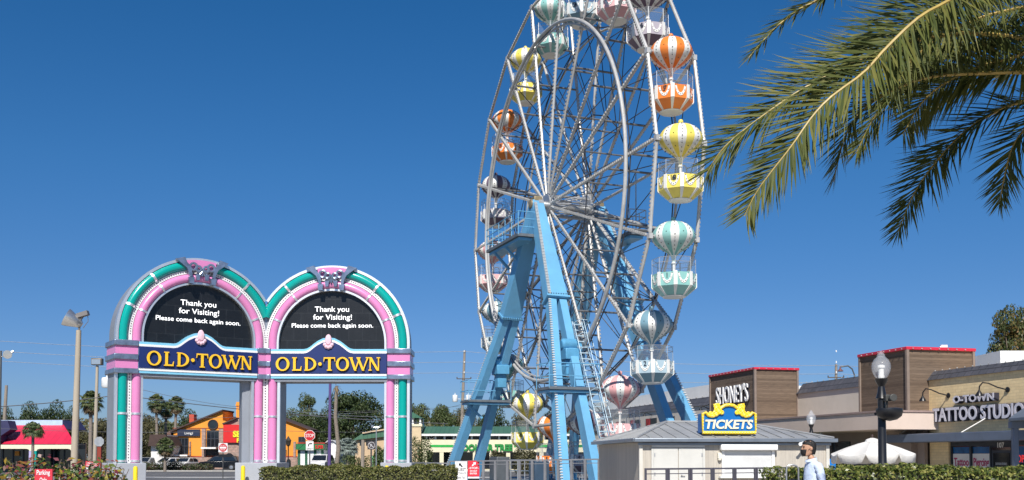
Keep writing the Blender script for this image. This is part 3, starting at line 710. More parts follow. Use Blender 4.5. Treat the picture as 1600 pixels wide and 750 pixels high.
e = [bp(-ov, -ov, BE+.13), bp(BW+ov, -ov, BE+.13), bp(BW+ov, BD+ov, BE+.13), bp(-ov, BD+ov, BE+.13)]; rr = [bp(r0-.35, tm, zr+.02), bp(r1+.35, tm, zr+.02)]
lo = [p-Z3*.12 for p in e]
q = G().add(e+rr+lo, [(0, 1, 5, 4), (1, 2, 5), (2, 3, 4, 5), (3, 0, 4), (0, 6, 7, 1), (1, 7, 8, 2), (2, 8, 9, 3), (3, 9, 6, 0), (6, 9, 8, 7)])
def seam(a, b): q.beam(a+Z3*.015, b+Z3*.015, .03, .03, BA)
ns = 15
for i in range(1, ns):
    s_ = -ov+(BW+2*ov)*i/ns; P0 = bp(s_, -ov, BE+.13)
    if s_ < r0-.35: k = (s_+ov)/(r0-.35+ov); P1 = e[0]+(rr[0]-e[0])*k
    elif s_ > r1+.35: k = (BW+ov-s_)/(BW+ov-r1-.35); P1 = e[1]+(rr[1]-e[1])*k
    else: P1 = bp(s_, tm, zr+.02)
    seam(P0, P1)
for i in range(1, 16):
    t_ = -ov+(BD+2*ov)*i/16; k = 1-abs(2*i/16-1); P0 = bp(-ov, t_, BE+.13); P1 = P0+(rr[0]-bp(-ov, tm, BE+.13))*k
    q.beam(P0+Z3*.015, P1+Z3*.015, .03, .03, BB)
for a, b in ((e[0], rr[0]), (e[1], rr[1]), (rr[0], rr[1]), (e[3], rr[0]), (e[2], rr[1])): q.tube(a+Z3*.02, b+Z3*.02, .04, n=6)
q.obj('roof', METR, booth, smooth=None)
q = G().box(bp(BW/2, -ov-.06, BE+.06), (BW+2*ov+.2, .13, .12), (BA, BB, Z3)).box(bp(-ov-.06, BD/2, BE+.06), (.125, BD+2*ov, .12), (BA, BB, Z3)).box(bp(BW+ov+.06, BD/2, BE+.06), (.125, BD+2*ov, .12), (BA, BB, Z3))
q.box(bp(BW/2, -.06, BE-.06), (BW+.2, .09, .09), (BA, BB, Z3))
q.obj('gutter', mat('grey gutter', (.22, .25, .29), .35, .5, .15), booth, bevel=.015)
SC = BW/(1297-1001)
def bs(px): return hit(BO, BA, px)
def bzy(py, px):
    s_ = bs(px); return at(px, py, (BO+BA*s_).y).z
q = G(); d0, d1 = bs(1021), bs(1097.5)
DOORM = mat('off white door paint', (.60, .59, .55), .5, 0, .05, 1, dirt=.15)
dt = bzy(699.5, 1060)
for a, b in ((d0, (d0+d1)/2-.012), ((d0+d1)/2+.012, d1)):
    p = G().box(bp((a+b)/2, -.025, dt/2+.03), (b-a, .05, dt-.06), (BA, BB, Z3)); dr = p.obj('door', DOORM, booth, bevel=.008)
    h = G(); hx = a+.03 if a == d0 else b-.03
    for z in (.35, 1.0, 1.62): h.box(bp(hx, -.055, z), (.03, .02, .11), (BA, BB, Z3))
    h.obj('hinge', STEEL, dr)
    if a != d0: G().tube(bp(a+.09, -.05, .98), bp(a+.09, -.12, .98), .02).tube(bp(a+.05, -.12, .98), bp(a+.19, -.12, .98), .015).obj('handle', STEEL, dr)
G().box(bp((d0+d1)/2, -.03, dt+.05), (d1-d0+.12, .09, .07), (BA, BB, Z3)).box(bp(d0-.04, -.02, dt/2), (.07, .06, dt), (BA, BB, Z3)).box(bp(d1+.04, -.02, dt/2), (.07, .06, dt), (BA, BB, Z3)).obj('door_frame', DOORM, booth)
s0, s1 = bs(1129), bs(1207); st = bzy(701.5, 1167)
q = G()
for i in range(26):
    z = .95+(st-.12-.95)*i/25; q.box(bp((s0+s1)/2, -.035, z), (s1-s0-.1, .03, .036), (BA, BB, Z3))
q.box(bp((s0+s1)/2, -.022, (st+.95)/2), (s1-s0-.1, .02, st-.95), (BA, BB, Z3))
sh = q.obj('roller_shutter', mat('white shutter slat', (.68, .68, .67), .45, 0, .04, dirt=.15), booth)
G().box(bp((s0+s1)/2, -.12, st+.05), (s1-s0+.22, .24, .19), (BA, BB, Z3)).obj('shutter_housing', WHITE, sh, bevel=.03)
G().box(bp(s0, -.04, (st+.9)/2), (.09, .08, st-.9), (BA, BB, Z3)).box(bp(s1, -.04, (st+.9)/2), (.09, .08, st-.9), (BA, BB, Z3)).box(bp((s0+s1)/2, -.1, .9), (s1-s0+.3, .3, .06), (BA, BB, Z3)).obj('shutter_guide', WHITE, sh)
lx = bs(1123.5); lz = bzy(712, 1123)
q = G().box(bp(lx, -.06, lz), (.13, .12, .20), (BA, BB, Z3)); q.lathe([(.05, -.16), (.07, -.10)], 10, bp(lx, -.07, lz)); q.obj('wall_light', mat('cream plastic', (.74, .70, .60), .5), booth, bevel=.015)
cx = bs(1250); cz = BE-.02
q = G().box(bp(cx, -.24, cz), (.07, .2, .07), (BA, BB, Z3)); q.lathe([(.045, 0), (.05, .03), (.05, .16), (.06, .2)], 12, bp(cx, -.33, cz), ax=(BA, Z3, (-BA*.7-BB*.5-Z3*.2).normalized())); q.ball(bp(cx+.03, -.30, cz-.09), .05, 8)
tag(q.obj('security_camera', WHITE), 'small white security camera under the booth gutter', 'camera')
# TICKETS sign on the roof
tk = thing('tickets_sign', 'blue and yellow TICKETS sign on the booth roof', 'sign', tuple(bp(3, .25, 2.2)))
YELS = mat('yellow sign enamel', (.86, .62, .03), .4, 0, .06, 3); BLS = mat('blue sign enamel', (.005, .14, .44), .35, 0, .08, 2)
sO = bp(bs(1144), .3, 0); tx = lambda px: (px-1144)*SC*1.005; tz = lambda py: at(1144, py, sO.y).z
pts = [(1102, 676), (1186, 676), (1186, 646.5), (1181, 645), (1177, 649), (1172, 650.5), (1166, 646), (1160, 643), (1156.5, 637), (1151, 633.5), (1144, 632.5), (1137, 633.5), (1131.5, 637), (1128, 643), (1122, 646), (1116, 650.5), (1111, 649), (1107, 645), (1102, 646.5)]
P = [(tx(x), tz(y)) for x, y in pts]; o_ = V((sO.x, sO.y, 0)); N = -BB
G().prism(P, o_, BA, Z3, N, -.55, 0).obj('cabinet', BLS, tk)
q = G().path([o_+BA*x+Z3*z+N*.03 for x, z in P], .055, 8, closed=True)
for i in range(len(P)):
    a, b = V(P[i]), V(P[(i+1) % len(P)]); n_ = max(1, int((b-a).length/.09))
    q.k = 1
    for j in range(n_): c_ = a+(b-a)*(j/n_); q.octa(o_+BA*c_.x+Z3*c_.y+N*.085, .022)
    q.k = 0
for sg in (-1, 1):                                        # the yellow scrolls on the shoulders
    for x, y, r_ in ((19, 640, .12), (16, 643, .10), (22, 646, .11), (26, 648.5, .09), (20.5, 635, .10), (12, 644.5, .075), (30, 646, .07)):
        c_ = o_+BA*tx(1144+sg*x)+Z3*tz(y)+N*.05
        q.path([c_+(BA*cos(R(36*i+9))+Z3*sin(R(36*i+9)))*r_*.62 for i in range(10)], r_*.42, 6, closed=True); q.ball(c_, r_*.4, 6)
    q.prism([(tx(1144+sg*18)-.10, tz(638)), (tx(1144+sg*18)+.10, tz(638)), (tx(1144+sg*20)+.09, tz(630)), (tx(1144+sg*20)-.12, tz(631.5))], o_, BA, Z3, N, -.03, .06)
q.obj('scroll_frame', [YELS, mat('bulb warm white', (.85, .75, .5), .3)], tk)
q = G().text('TICKETS', o_+BA*.0+Z3*tz(669.5)+N*.005, BA, Z3, N, width=tx(1182)-tx(1106), height=tz(655.5)-tz(669.5), depth=.03, bold=.03, shear=.18)
q.obj('lettering', mat('cream sign letters', (.82, .74, .52), .4), tk, smooth=None)
q = G()
for s_ in (-.8, .8): q.beam(o_+BA*s_+N*-.4+Z3*2.02, o_+BA*s_+N*-.4+Z3*2.3, .08, .08, BA)
q.obj('bracket', STEEL, tk)

# ------------------------------------------------------------------ strip of shops on the right
FA = V((-.2425, .9701, 0)); FN = V((.9701, .2425, 0))      # along the facade (away), and into the building
P0 = at(1453, 714, 56); P0.z = 0                           # left end of the tattoo front
WOODL = patmat('brown plank cladding left', 'plank', (.105, .070, .047), (.205, .145, .10), 1, .8, 7.5, .14, .004, (FA, (0, 0, 1)), (.05, .035, .025), .3, .3)
WOODR = patmat('brown plank cladding right', 'plank', (.105, .070, .047), (.205, .145, .10), 1, .8, 7.5, .14, .004, (FN, (0, 0, 1)), (.05, .035, .025), .3, .3)
BRICK = patmat('cream painted brick', 'brick', (.90, .70, .40), (.80, .61, .34), 1, .85, .42, .15, .014, (FA, (0, 0, 1)), (.72, .56, .32), .25, .09)
STUC = mat('pinkish beige stucco', (.60, .49, .42), .9, 0, .06, .6, .15, 60, dirt=.12)
STUCW = mat('pale beige stucco', (.62, .56, .48), .9, 0, .05, .6, .15, 60, dirt=.12)
SHADEW = mat('shade toned shopfront wall', (.34, .27, .23), .9, 0, .08, .8, dirt=.1)  # darker take on the stucco, with shade put into the colour
MANS = patmat('charcoal mansard shingle', 'brick', (.060, .062, .075), (.085, .085, .10), 1, .7, .55, .40, .02, (FA, (0, 0, 1)), (.02, .02, .025), .6, .2)
RED = mat('red coping', (.56, .025, .055), .4, 0, .08)
SLATE = mat('slate blue awning metal', (.13, .16, .22), .45, .2, .1, 1.5, dirt=.15)
def fp(a, b, z=0): return P0+FA*a+FN*b+Z3*z
AX = (FA, FN, Z3)
def fbox(g_, a0, a1, b0, b1, z0, z1): return g_.box(fp((a0+a1)/2, (b0+b1)/2, (z0+z1)/2), (a1-a0, b1-b0, z1-z0), AX)
def mansard(g_, a0, a1, b, z0, z1, lean=.45):
    p = [fp(a0, b-.12, z0), fp(a1, b-.12, z0), fp(a1, b+lean, z1), fp(a0, b+lean, z1), fp(a1, b+lean+.6, z1), fp(a0, b+lean+.6, z1), fp(a0, b+lean+.6, z0), fp(a1, b+lean+.6, z0)]
    g_.add(p, [(0, 1, 2, 3), (3, 2, 4, 5), (1, 7, 4, 2), (0, 3, 5, 6), (0, 6, 7, 1)])
# tattoo studio
ta = thing('tattoo_studio', 'cream brick tattoo studio with slate blue awning', 'shop building', tuple(fp(-6, 0)))
q = G(); zt = gz(594, 56, 1460); zo = gz(690, 56, 1460)
fbox(q, -14, -.0, .0, 9, zo, zt); fbox(q, -1.55, -.0, .0, 9, 0, zo); q.obj('wall', BRICK, ta)
q = G(); fbox(q, -14, -1.56, .45, .6, 0, zo-.01); q.obj('back_panel', DARKM, ta)
q = G(); mansard(q, -14, .0, 0, zt-.02, zt+.48, .3); rf = q.obj('mansard', MANS, ta, smooth=None)
q = G()
for i in range(24): q.ball(fp(-.3-i*.6, .2, zt+.50), .035, 6)
q.obj('roof_light', BULB, rf)
q = G(); fbox(q, -13, 1.55, -1.75, .0, gz(700, 55)+.3, gz(700, 55)+.75); aw = q.obj('awning', SLATE, ta, bevel=.03)
za = gz(700, 55)+.62
q = G()
for a in (1.0, -4.2, -9.5): q.tube(fp(a, -1.5, za), fp(a-.7, -.02, za+1.0), .032, n=6)
q.obj('stay_rod', mat('pale stay rod', (.62, .60, .57), .5, .3), aw)
q = G()
for a0, a1 in ((-2.0, -1.56), ): fbox(q, a0, a1, .30, .5, 0, zo)
FR = mat('charcoal window frame', (.05, .055, .07), .4, .3, .2)
q = G(); fbox(q, -13.5, -1.56, .12, .3, zo-.28, zo)
wins = [(-3.1, -1.62), (-4.6, -3.15), (-7.6, -6.15), (-9.1, -7.65), (-10.6, -9.15), (-12.1, -10.65)]
for a0, a1 in wins: fbox(q, a0-.04, a0+.04, .10, .3, .3, zo-.28); fbox(q, a1-.04, a1+.04, .10, .3, .3, zo-.28)
fbox(q, -13.5, -1.56, .05, .32, 0, .4); q.obj('window_frame', FR, ta)
BANN = mat('blue window film', (.01, .10, .28), .2, 0, .4, 2)
for i, (a0, a1) in enumerate(wins):
    q = G(); fbox(q, a0+.04, a1-.04, .20, .24, .4, zo-.28); wd = q.obj('window', DARKGLASS, ta)
    q = G(); fbox(q, a0+.08, a1-.08, .185, .199, zo-.28-.85, zo-.32); q.obj('window_film', BANN, wd)
LET = mat('pale lavender letter face', (.62, .60, .66), .5); LSIDE = mat('letter return', (.03, .03, .05), .5)
for i, tx_ in ((0, 'Tattoo'), (1, 'Piercing')):
    a0, a1 = wins[i]; q = G(); fbox(q, a0+.08, a1-.08, .165, .18, .85, 1.72); bn = q.obj('window_banner', WHITE, [c for c in children(ta) if c.name.startswith('window') and 'frame' not in c.name][i])
    G().text(tx_, fp((a0+a1)/2, .16, 1.1), -FA, Z3, -FN, width=1.15, height=.42, depth=.008, bold=.02).obj('banner_text', mat('magenta lettering', (.45, .01, .10), .5), ta)
q = G(); fbox(q, -6.1, -4.65, .14, .2, 0, zo-.3); dr = q.obj('door', FR, ta)
q = G(); fbox(q, -5.95, -4.8, .115, .139, .25, 1.75); fbox(q, -6.05, -4.7, .115, .139, 1.88, zo-.36); q.obj('door_glass', DARKGLASS, dr)
G().text('107', fp(-5.38, .11, 2.02), -FA, Z3, -FN, height=.26, depth=.01, bold=.02).text('TATTOO STUDIO', fp(-5.38, .11, 1.15), -FA, Z3, -FN, width=.8, height=.12, depth=.01).obj('door_number', WHITE, dr, smooth=None)
G().text('OPEN', fp(-6.9, .16, 1.3), -FA, Z3, -FN, width=.95, height=.36, depth=.01, bold=.02).obj('neon_sign', mat('red neon', (.5, .02, .03), .5, emit=(1, .05, .05), es=.5), ta)
def fa_at(px): return hit(P0, FA, px)
q = G(); q2 = G()
for txt, x0, x1, yb, yt, xm in (('O-TOWN', 1498, 1563, 627.5, 616, 1530), ('TATTOO STUDIO', 1466, 1610, 655, 633.5, 1536)):
    a0, a1 = fa_at(x0), fa_at(x1); am = (a0+a1)/2; Pm = fp(am, 0); zb_, zt_ = gz(yb, Pm.y, xm), gz(yt, Pm.y, xm)
    # slope of the line of letters in the picture comes from the facade's own direction
    q2.text(txt, fp(am, -.30, zb_), -FA, Z3, -FN, width=abs(a1-a0), height=zt_-zb_, depth=.02, bold=.03)
    q.text(txt, fp(am-.02, -.02, zb_-.02), -FA, Z3, -FN, width=abs(a1-a0)*1.004, height=(zt_-zb_)*1.04, depth=.275, bold=.036)
ls = q.obj('sign_letter_body', LSIDE, ta, smooth=None); q2.obj('sign_letters', LET, ta, smooth=None)
for px, py in ((1484, 618), (1577, 609)):
    a = fa_at(px); p = fp(a, 0); z = gz(py, p.y, px)
    q = G().lathe([(.14, 0), (.14, .05), (.05, .08)], 12, fp(a, 0, z), ax=(FA, Z3, -FN)).path([fp(a, -.05, z), fp(a+.12, -.5, z+.12), fp(a+.3, -.85, z+.32), fp(a+.55, -1.0, z+.38), fp(a+.72, -1.05, z+.2), fp(a+.75, -1.05, z-.02)], .035, 6)
    q.lathe([(.05, .0), (.08, -.06), (.17, -.2), (.19, -.28)], 12, fp(a+.75, -1.05, z-.0))
    q.obj('gooseneck_lamp', BLACK, ta)
for px, py in ((1462, 650), (1540, 645)):
    a = fa_at(px); q = G().box(fp(a, -.05, gz(py, fp(a, 0).y, px)), (.22, .12, .3), AX); q.obj('junction_box', LSIDE, ta)
po_ = thing('entrance_porch', 'slate blue porch with sloping roof and square post at right picture edge', 'porch', tuple(at(1588, 714, 46)*V((1, 1, 0)) if False else (at(1588, 714, 46).x, 46, 0)))
def ppx(pts): return [(at(x_, y_, 46).x, at(x_, y_, 46).z) for x_, y_ in pts]
pz = at(1588, 669, 46)
G().bx(pz.x-.12, pz.x+.12, 46.02, 46.26, 0, pz.z).obj('post', SLATE, po_, bevel=.02)
G().prism(ppx([(1580, 669), (1580, 658), (1680, 658), (1680, 669)]), (0, 46, 0), V((1, 0, 0)), Z3, V((0, 1, 0)), 0, .3).obj('beam', SLATE, po_, bevel=.02)
G().prism(ppx([(1579, 657.5), (1579, 653.5), (1640, 612), (1700, 612), (1700, 657.5)]), (0, 46, 0), V((1, 0, 0)), Z3, V((0, 1, 0)), -2.6, .2).obj('roof', mat('slate porch roof', (.16, .19, .24), .5, .2, .1, dirt=.15), po_)
G().bx(pz.x+4.5, pz.x+4.74, 46.02, 46.26, 0, pz.z).obj('post', SLATE, po_, bevel=.02)
# wooden tower blocks and the wall between
def tower(name, pxc, pxl, pxr, ptop, pbot, label, a_c, b_c):
    C = fp(a_c, b_c); la = hit(C, FA, pxl); lb = hit(C, FN, pxr); z1 = at(pxc, ptop, C.y).z; z0 = at(pxc, pbot, C.y).z
    t_ = thing(name, label, 'tower block', (C.x, C.y, 0))
    def cp(a, b, z): return C+FA*a+FN*b+Z3*z
    q = G().box(cp(la/2, .06, (z0+z1)/2), (la, .12, z1-z0), AX); q.obj('front_cladding', WOODL, t_); G().box(cp(la/2, lb, (z0+z1)/2), (la, .12, z1-z0), AX).obj('back_cladding', WOODL, t_)
    q = G().box(cp(.06, lb/2, (z0+z1)/2), (.118, lb-.122, z1-z0), AX); q.obj('side_cladding', WOODR, t_); G().box(cp(la-.06, lb/2, (z0+z1)/2), (.118, lb-.122, z1-z0), AX).obj('side_cladding', WOODR, t_)
    q = G().box(cp(-.03, -.03, (z0+z1)/2), (.16, .16, z1-z0), AX); q.box(cp(la, -.02, (z0+z1)/2), (.14, .14, z1-z0), AX); q.box(cp(-.02, lb, (z0+z1)/2), (.14, .14, z1-z0), AX); q.obj('corner_trim', mat('grey brown corner trim', (.22, .17, .14), .7), t_)
    q = G().box(cp(la/2, lb/2, z1+.07), (la+.24, lb+.24, .17), AX); cpn = q.obj('coping', RED, t_, bevel=.02)
    q = G()
    for i in range(int(la/.55)): q.ball(cp(.25+i*.55, -.17, z1+.05), .038, 6)
    for i in range(int(lb/.55)): q.ball(cp(-.17, .25+i*.55, z1+.05), .038, 6)
    q.obj('coping_light', BULB, cpn)
    q = G().box(cp(la/2, lb/2, z0/2), (la*.7, lb*.7, z0), AX); q.obj('base', SHADEW, t_)
    return C, la, lb, z1, t_, cp
b2 = hit(P0, FN, 1420)
C2, la2, lb2, z2, t2, cp2 = tower('wooden_tower', 1420, 1346, 1523, 546, 654, 'brown plank tower block with red coping beside the tattoo studio', 0, b2)
aS = hit(fp(0, b2), FA, 1181)
C1, la1, lb1, z1_, t1, cp1 = tower('wooden_tower', 1181, 1111, 1247, 577, 680, 'brown plank tower block with white restaurant lettering and red coping', aS, b2)
G().text("SHONEY'S", cp1(la1*.5-.25, -.10, at(1140, 629, C1.y+3).z), -FA, Z3, -FN, width=5.2, height=1.35, depth=.1, bold=.0, xs=.6).obj('sign_letters', mat('white sign letter', (.78, .78, .78), .5), t1, smooth=None)
G().text("SHONEY'S", cp1(la1*.5-.28, -.0, at(1140, 629, C1.y+3).z-.03), -FA, Z3, -FN, width=5.25, height=1.38, depth=.095, bold=.0, xs=.6).obj('sign_letter_body', LSIDE, t1, smooth=None)
# shop wall between the two blocks, with its canopy
sw = thing('shop_row', 'low beige shop row with charcoal mansard and pink canopy', 'shop building', tuple(fp(9, 4)))
bw_ = b2+lb1
q = G(); zw = 6.1
fbox(q, -.1, aS+.5, bw_, bw_+8, 0, zw); q.obj('wall', STUCW, sw)
q = G(); mansard(q, la2, aS+.0, bw_, zw-.02, zw+.72); rf = q.obj('mansard', MANS, sw, smooth=None)
q = G()
for i in range(18): q.ball(fp(la2+.4+i*.75, bw_+.35, zw+.76), .04, 6)
q.obj('roof_light', BULB, rf)
ac, bc_ = -.75, hit(fp(-.75, 0), FN, 1383)
zc0, zc1 = 3.02, 3.95
q = G(); fbox(q, ac, aS+9, bc_, bw_, zc0, zc1); q.obj('canopy', STUC, sw, bevel=.02)
q = G(); fbox(q, ac-.06, aS+9, bc_-.06, bw_-.2, zc1, zc1+.10); q.obj('canopy_edge', mat('brown canopy edge', (.30, .22, .20), .7), sw)
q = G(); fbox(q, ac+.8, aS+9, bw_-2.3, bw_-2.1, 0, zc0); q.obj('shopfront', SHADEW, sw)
for i in range(4):
    a = 2+i*5.2; fbox(G(), a, a+2.2, bw_-2.36, bw_-2.29, .1, 2.5).obj('shop_window', DARKGLASS, sw)
for a in (0.2, 6.5, 13): G().tube(fp(a, bc_+.5, 0), fp(a, bc_+.5, zc0), .10, n=10).obj('post', mat('pale blue grey post', (.45, .5, .53), .5), sw)
# restaurant row beyond the first block
sr = thing('restaurant_row', 'long beige restaurant wall with red and black panels behind the ticket booth', 'restaurant', tuple(fp(aS+12, 2)))
a0, a1 = aS+la1, aS+la1+34; bq = b2+.9
zr1 = at(1108, 630, fp(a0, bq).y).z
q = G(); fbox(q, a0, a1, bq, bq+12, 0, zr1); q.obj('wall', STUCW, sr)
q = G(); mansard(q, a0, a1, bq, zr1-.02, zr1+.72, .6); rf = q.obj('mansard', MANS, sr, smooth=None)
q = G()
for i in range(26): q.ball(fp(a0+.6+i*1.3, bq+.5, zr1+.76), .07, 6)
q.obj('roof_light', BULB, rf)
PANB = mat('black wall panel', (.015, .015, .017), .4); PANR = mat('red wall panel', (.42, .02, .02), .5)
for i in range(8):
    a = a0+1.0+i*4.1
    q = G(); fbox(q, a, a+2.6, bq-.06, bq+.02, zr1-1.75, zr1-.66); pn = q.obj('wall_panel', PANB, sr)
    q = G(); fbox(q, a+1.5, a+2.0, bq-.075, bq-.0, zr1-1.75, zr1-.67); fbox(q, a+2.15, a+2.4, bq-.075, bq-.0, zr1-1.75, zr1-.67); q.obj('panel_stripe', PANR, pn)
    q = G().path([fp(a+1.2, bq, zr1-.35), fp(a+1.2, bq-.5, zr1-.15), fp(a+1.2, bq-.75, zr1-.25)], .035, 5).lathe([(.04, 0), (.16, -.22)], 10, fp(a+1.2, bq-.75, zr1-.25)); q.obj('gooseneck_lamp', BLACK, sr)
q = G(); fbox(q, a0+8, a1+6, bq+3, bq+20, zr1+.6, zr1+2.1); q.obj('rear_parapet', WHITE, sr)
# roofs behind the tattoo studio
q = G(); p = at(1563, 560, 66); q.bx(p.x, p.x+14, 66, 78, 0, p.z+.5); wbk = tag(q.obj('white_building', WHITE), 'plain white building rising behind the tattoo studio roof', 'building')
q = G(); p0, p1 = at(1524, 578, 62), at(1561, 592, 62); q.bx(p0.x, p1.x, 62, 64, p1.z-.6, p0.z); q.bx(p0.x-.02, p0.x+1., 61.9, 64.02, p1.z+.1, p0.z-.2)
tag(q.obj('rooftop_unit', mat('grey rooftop unit', (.42, .44, .46), .5, .3, .15), bevel=.03), 'grey rooftop air unit between wooden tower and white building', 'air conditioner')
q = G().tube(at(1479, 545, 57.5), at(1479, 541, 57.5), .05); q.box(at(1475, 541, 57.5), (.35, .14, .14)); q.tube(at(1471, 541.3, 57.5), at(1469, 543, 57.5), .05)
tag(q.obj('security_camera', WHITE), 'white camera on top of the wooden tower', 'camera')
# ------------------------------------------------------------------ vegetation
import numpy as np
rng = np.random.default_rng(11)
BARK = mat('tree bark', (.16, .125, .095), .95, 0, .3, 2, .5, 20)
def leafmesh(name, C, N, L, Wd, m, parent=None, flat=.0, T=None):
    """one kite-shaped, slightly folded leaf at every centre C with normal N"""
    n = len(C)
    N = N/np.maximum(1e-6, np.linalg.norm(N, axis=1))[:, None]
    if T is None: T = rng.normal(size=(n, 3))
    T = T-N*(T*N).sum(1)[:, None]; T /= np.maximum(1e-6, np.linalg.norm(T, axis=1))[:, None]
    B = np.cross(N, T)
    L = np.broadcast_to(L, (n,))[:, None]; Wd = np.broadcast_to(Wd, (n,))[:, None]
    k = rng.uniform(-.15, .15, (n, 1))
    v = np.stack([C-T*L*.5, C+B*Wd*.5+T*L*k+N*Wd*.12, C+T*L*.5-N*L*.06, C-B*Wd*.5+T*L*k+N*Wd*.12], 1).reshape(-1, 3)
    me = bpy.data.meshes.new(name); me.vertices.add(4*n); me.loops.add(4*n); me.polygons.add(n)
    if parent:
        Mi = np.array(wbasis(parent).inverted()); v = v@Mi[:3, :3].T+Mi[:3, 3]
    me.vertices.foreach_set('co', v.astype(np.float32).ravel()); me.loops.foreach_set('vertex_index', np.arange(4*n, dtype=np.int32))
    me.polygons.foreach_set('loop_start', np.arange(0, 4*n, 4, dtype=np.int32)); me.polygons.foreach_set('loop_total', np.full(n, 4, dtype=np.int32))
    me.update(calc_edges=True); me.validate(); me.materials.append(m)
    o = bpy.data.objects.new(name, me); col.objects.link(o)
    if parent: o.parent = parent
    return o
def blobpts(blobs, n, shell=.55):
    wts = np.array([b[3]*b[4]+b[3]*b[5]+.01 for b in blobs]); wts /= wts.sum()
    idx = rng.choice(len(blobs), n, p=wts); A = np.array(blobs)[idx]
    d = rng.normal(size=(n, 3)); d /= np.linalg.norm(d, axis=1)[:, None]
    r = (shell+(1.08-shell)*rng.random(n)**.6)[:, None]
    C = A[:, :3]+d*r*A[:, 3:6]
    return C, d*.8+rng.normal(size=(n, 3))*.55+np.array([0, 0, .25])
LV = {'oak': leafmat('oak foliage', [(.018, .032, .012), (.035, .058, .018), (.06, .085, .028), (.09, .11, .04)], trans=.2),
      'olive': leafmat('olive brown foliage', [(.05, .05, .025), (.09, .085, .04), (.12, .115, .05), (.16, .14, .075)], trans=.2),
      'light': leafmat('light green foliage', [(.04, .065, .02), (.07, .10, .03), (.11, .14, .05), (.17, .17, .08)], trans=.25),
      'rust': leafmat('green foliage with rust tips', [(.03, .045, .015), (.06, .085, .025), (.10, .10, .03), (.18, .10, .03)], trans=.2)}
def tree_proto(kind, H, Wd, nb, n, ls, seed, openness=.5, trunk_h=.3, loc=(0, -500, 0)):
    r = random.Random(seed); root = thing('broadleaf_tree', 'x', 'tree', (0, 0, 0))
    blobs = []
    for i in range(nb):
        a = r.uniform(0, 2*pi); rr = sqrt(r.random())*Wd*.36; z = H*(trunk_h+.12+(1-trunk_h-.22)*r.random()); rr *= 1.0 if z < H*.75 else .6
        s_ = Wd*r.uniform(.10, .19)*(1 if openness < .7 else .8); blobs.append((rr*cos(a), rr*sin(a), z, s_, s_, s_*r.uniform(.6, .85)))
    q = G().path([(0, 0, 0), (r.uniform(-.2, .2), 0, H*trunk_h*.6), (r.uniform(-.3, .3), .1, H*trunk_h*1.1), (0, 0, H*.7)], [H*.028, H*.022, H*.018, H*.006], 8)
    for b in blobs[::2]: q.path([(0, 0, H*trunk_h*.9), (b[0]*.45, b[1]*.45, H*trunk_h+(b[2]-H*trunk_h)*.5), b[:3]], [H*.014, H*.009, H*.003], 5)
    q.obj('trunk', BARK, root)
    C, N = blobpts(blobs, n)
    leafmesh('crown', C, N, ls*rng.uniform(.6, 1.4, n), ls*.7*rng.uniform(.6, 1.3, n), LV[kind], root)
    return root, H, Wd
PROTO = {}
def tree(key, px, ytop, Y, wpx, label, group='trees beyond the road', rz=None, name=None):
    root, H, Wd = PROTO[key][0:3]
    x = gx(px, Y); h = gz(ytop, Y, px); wd = wpx*Y/F
    sc_ = (wd/Wd, wd/Wd*1.0, h/H); r_ = rz if rz is not None else rng.uniform(0, 6.28)
    if PROTO[key][3] == 0:
        root.location = (x, Y, 0); root.rotation_euler = (0, 0, r_); root.scale = sc_; root['label'] = label; root['group'] = group; o = root
    else: o = dup(root, (x, Y, 0), r_, sc_, label, group)
    PROTO[key][3] += 1
    return o
PROTO['oak1'] = [*tree_proto('oak', 13, 13, 56, 19000, .36, 1, .4, .08), 0]
PROTO['oak2'] = [*tree_proto('oak', 9, 11, 38, 11000, .38, 2, .5, .06), 0]
PROTO['olive1'] = [*tree_proto('olive', 8, 9, 34, 10000, .34, 3, .5, .05), 0]
PROTO['olive2'] = [*tree_proto('olive', 9, 10, 36, 10000, .36, 4, .5, .05), 0]
PROTO['light1'] = [*tree_proto('light', 9, 10, 34, 10000, .34, 5, .5, .06), 0]
PROTO['pine1'] = [*tree_proto('light', 13, 10, 26, 5200, .30, 8, .9, .42), 0]
PROTO['rust1'] = [*tree_proto('rust', 12, 9, 40, 18000, .26, 9, .5, .12), 0]
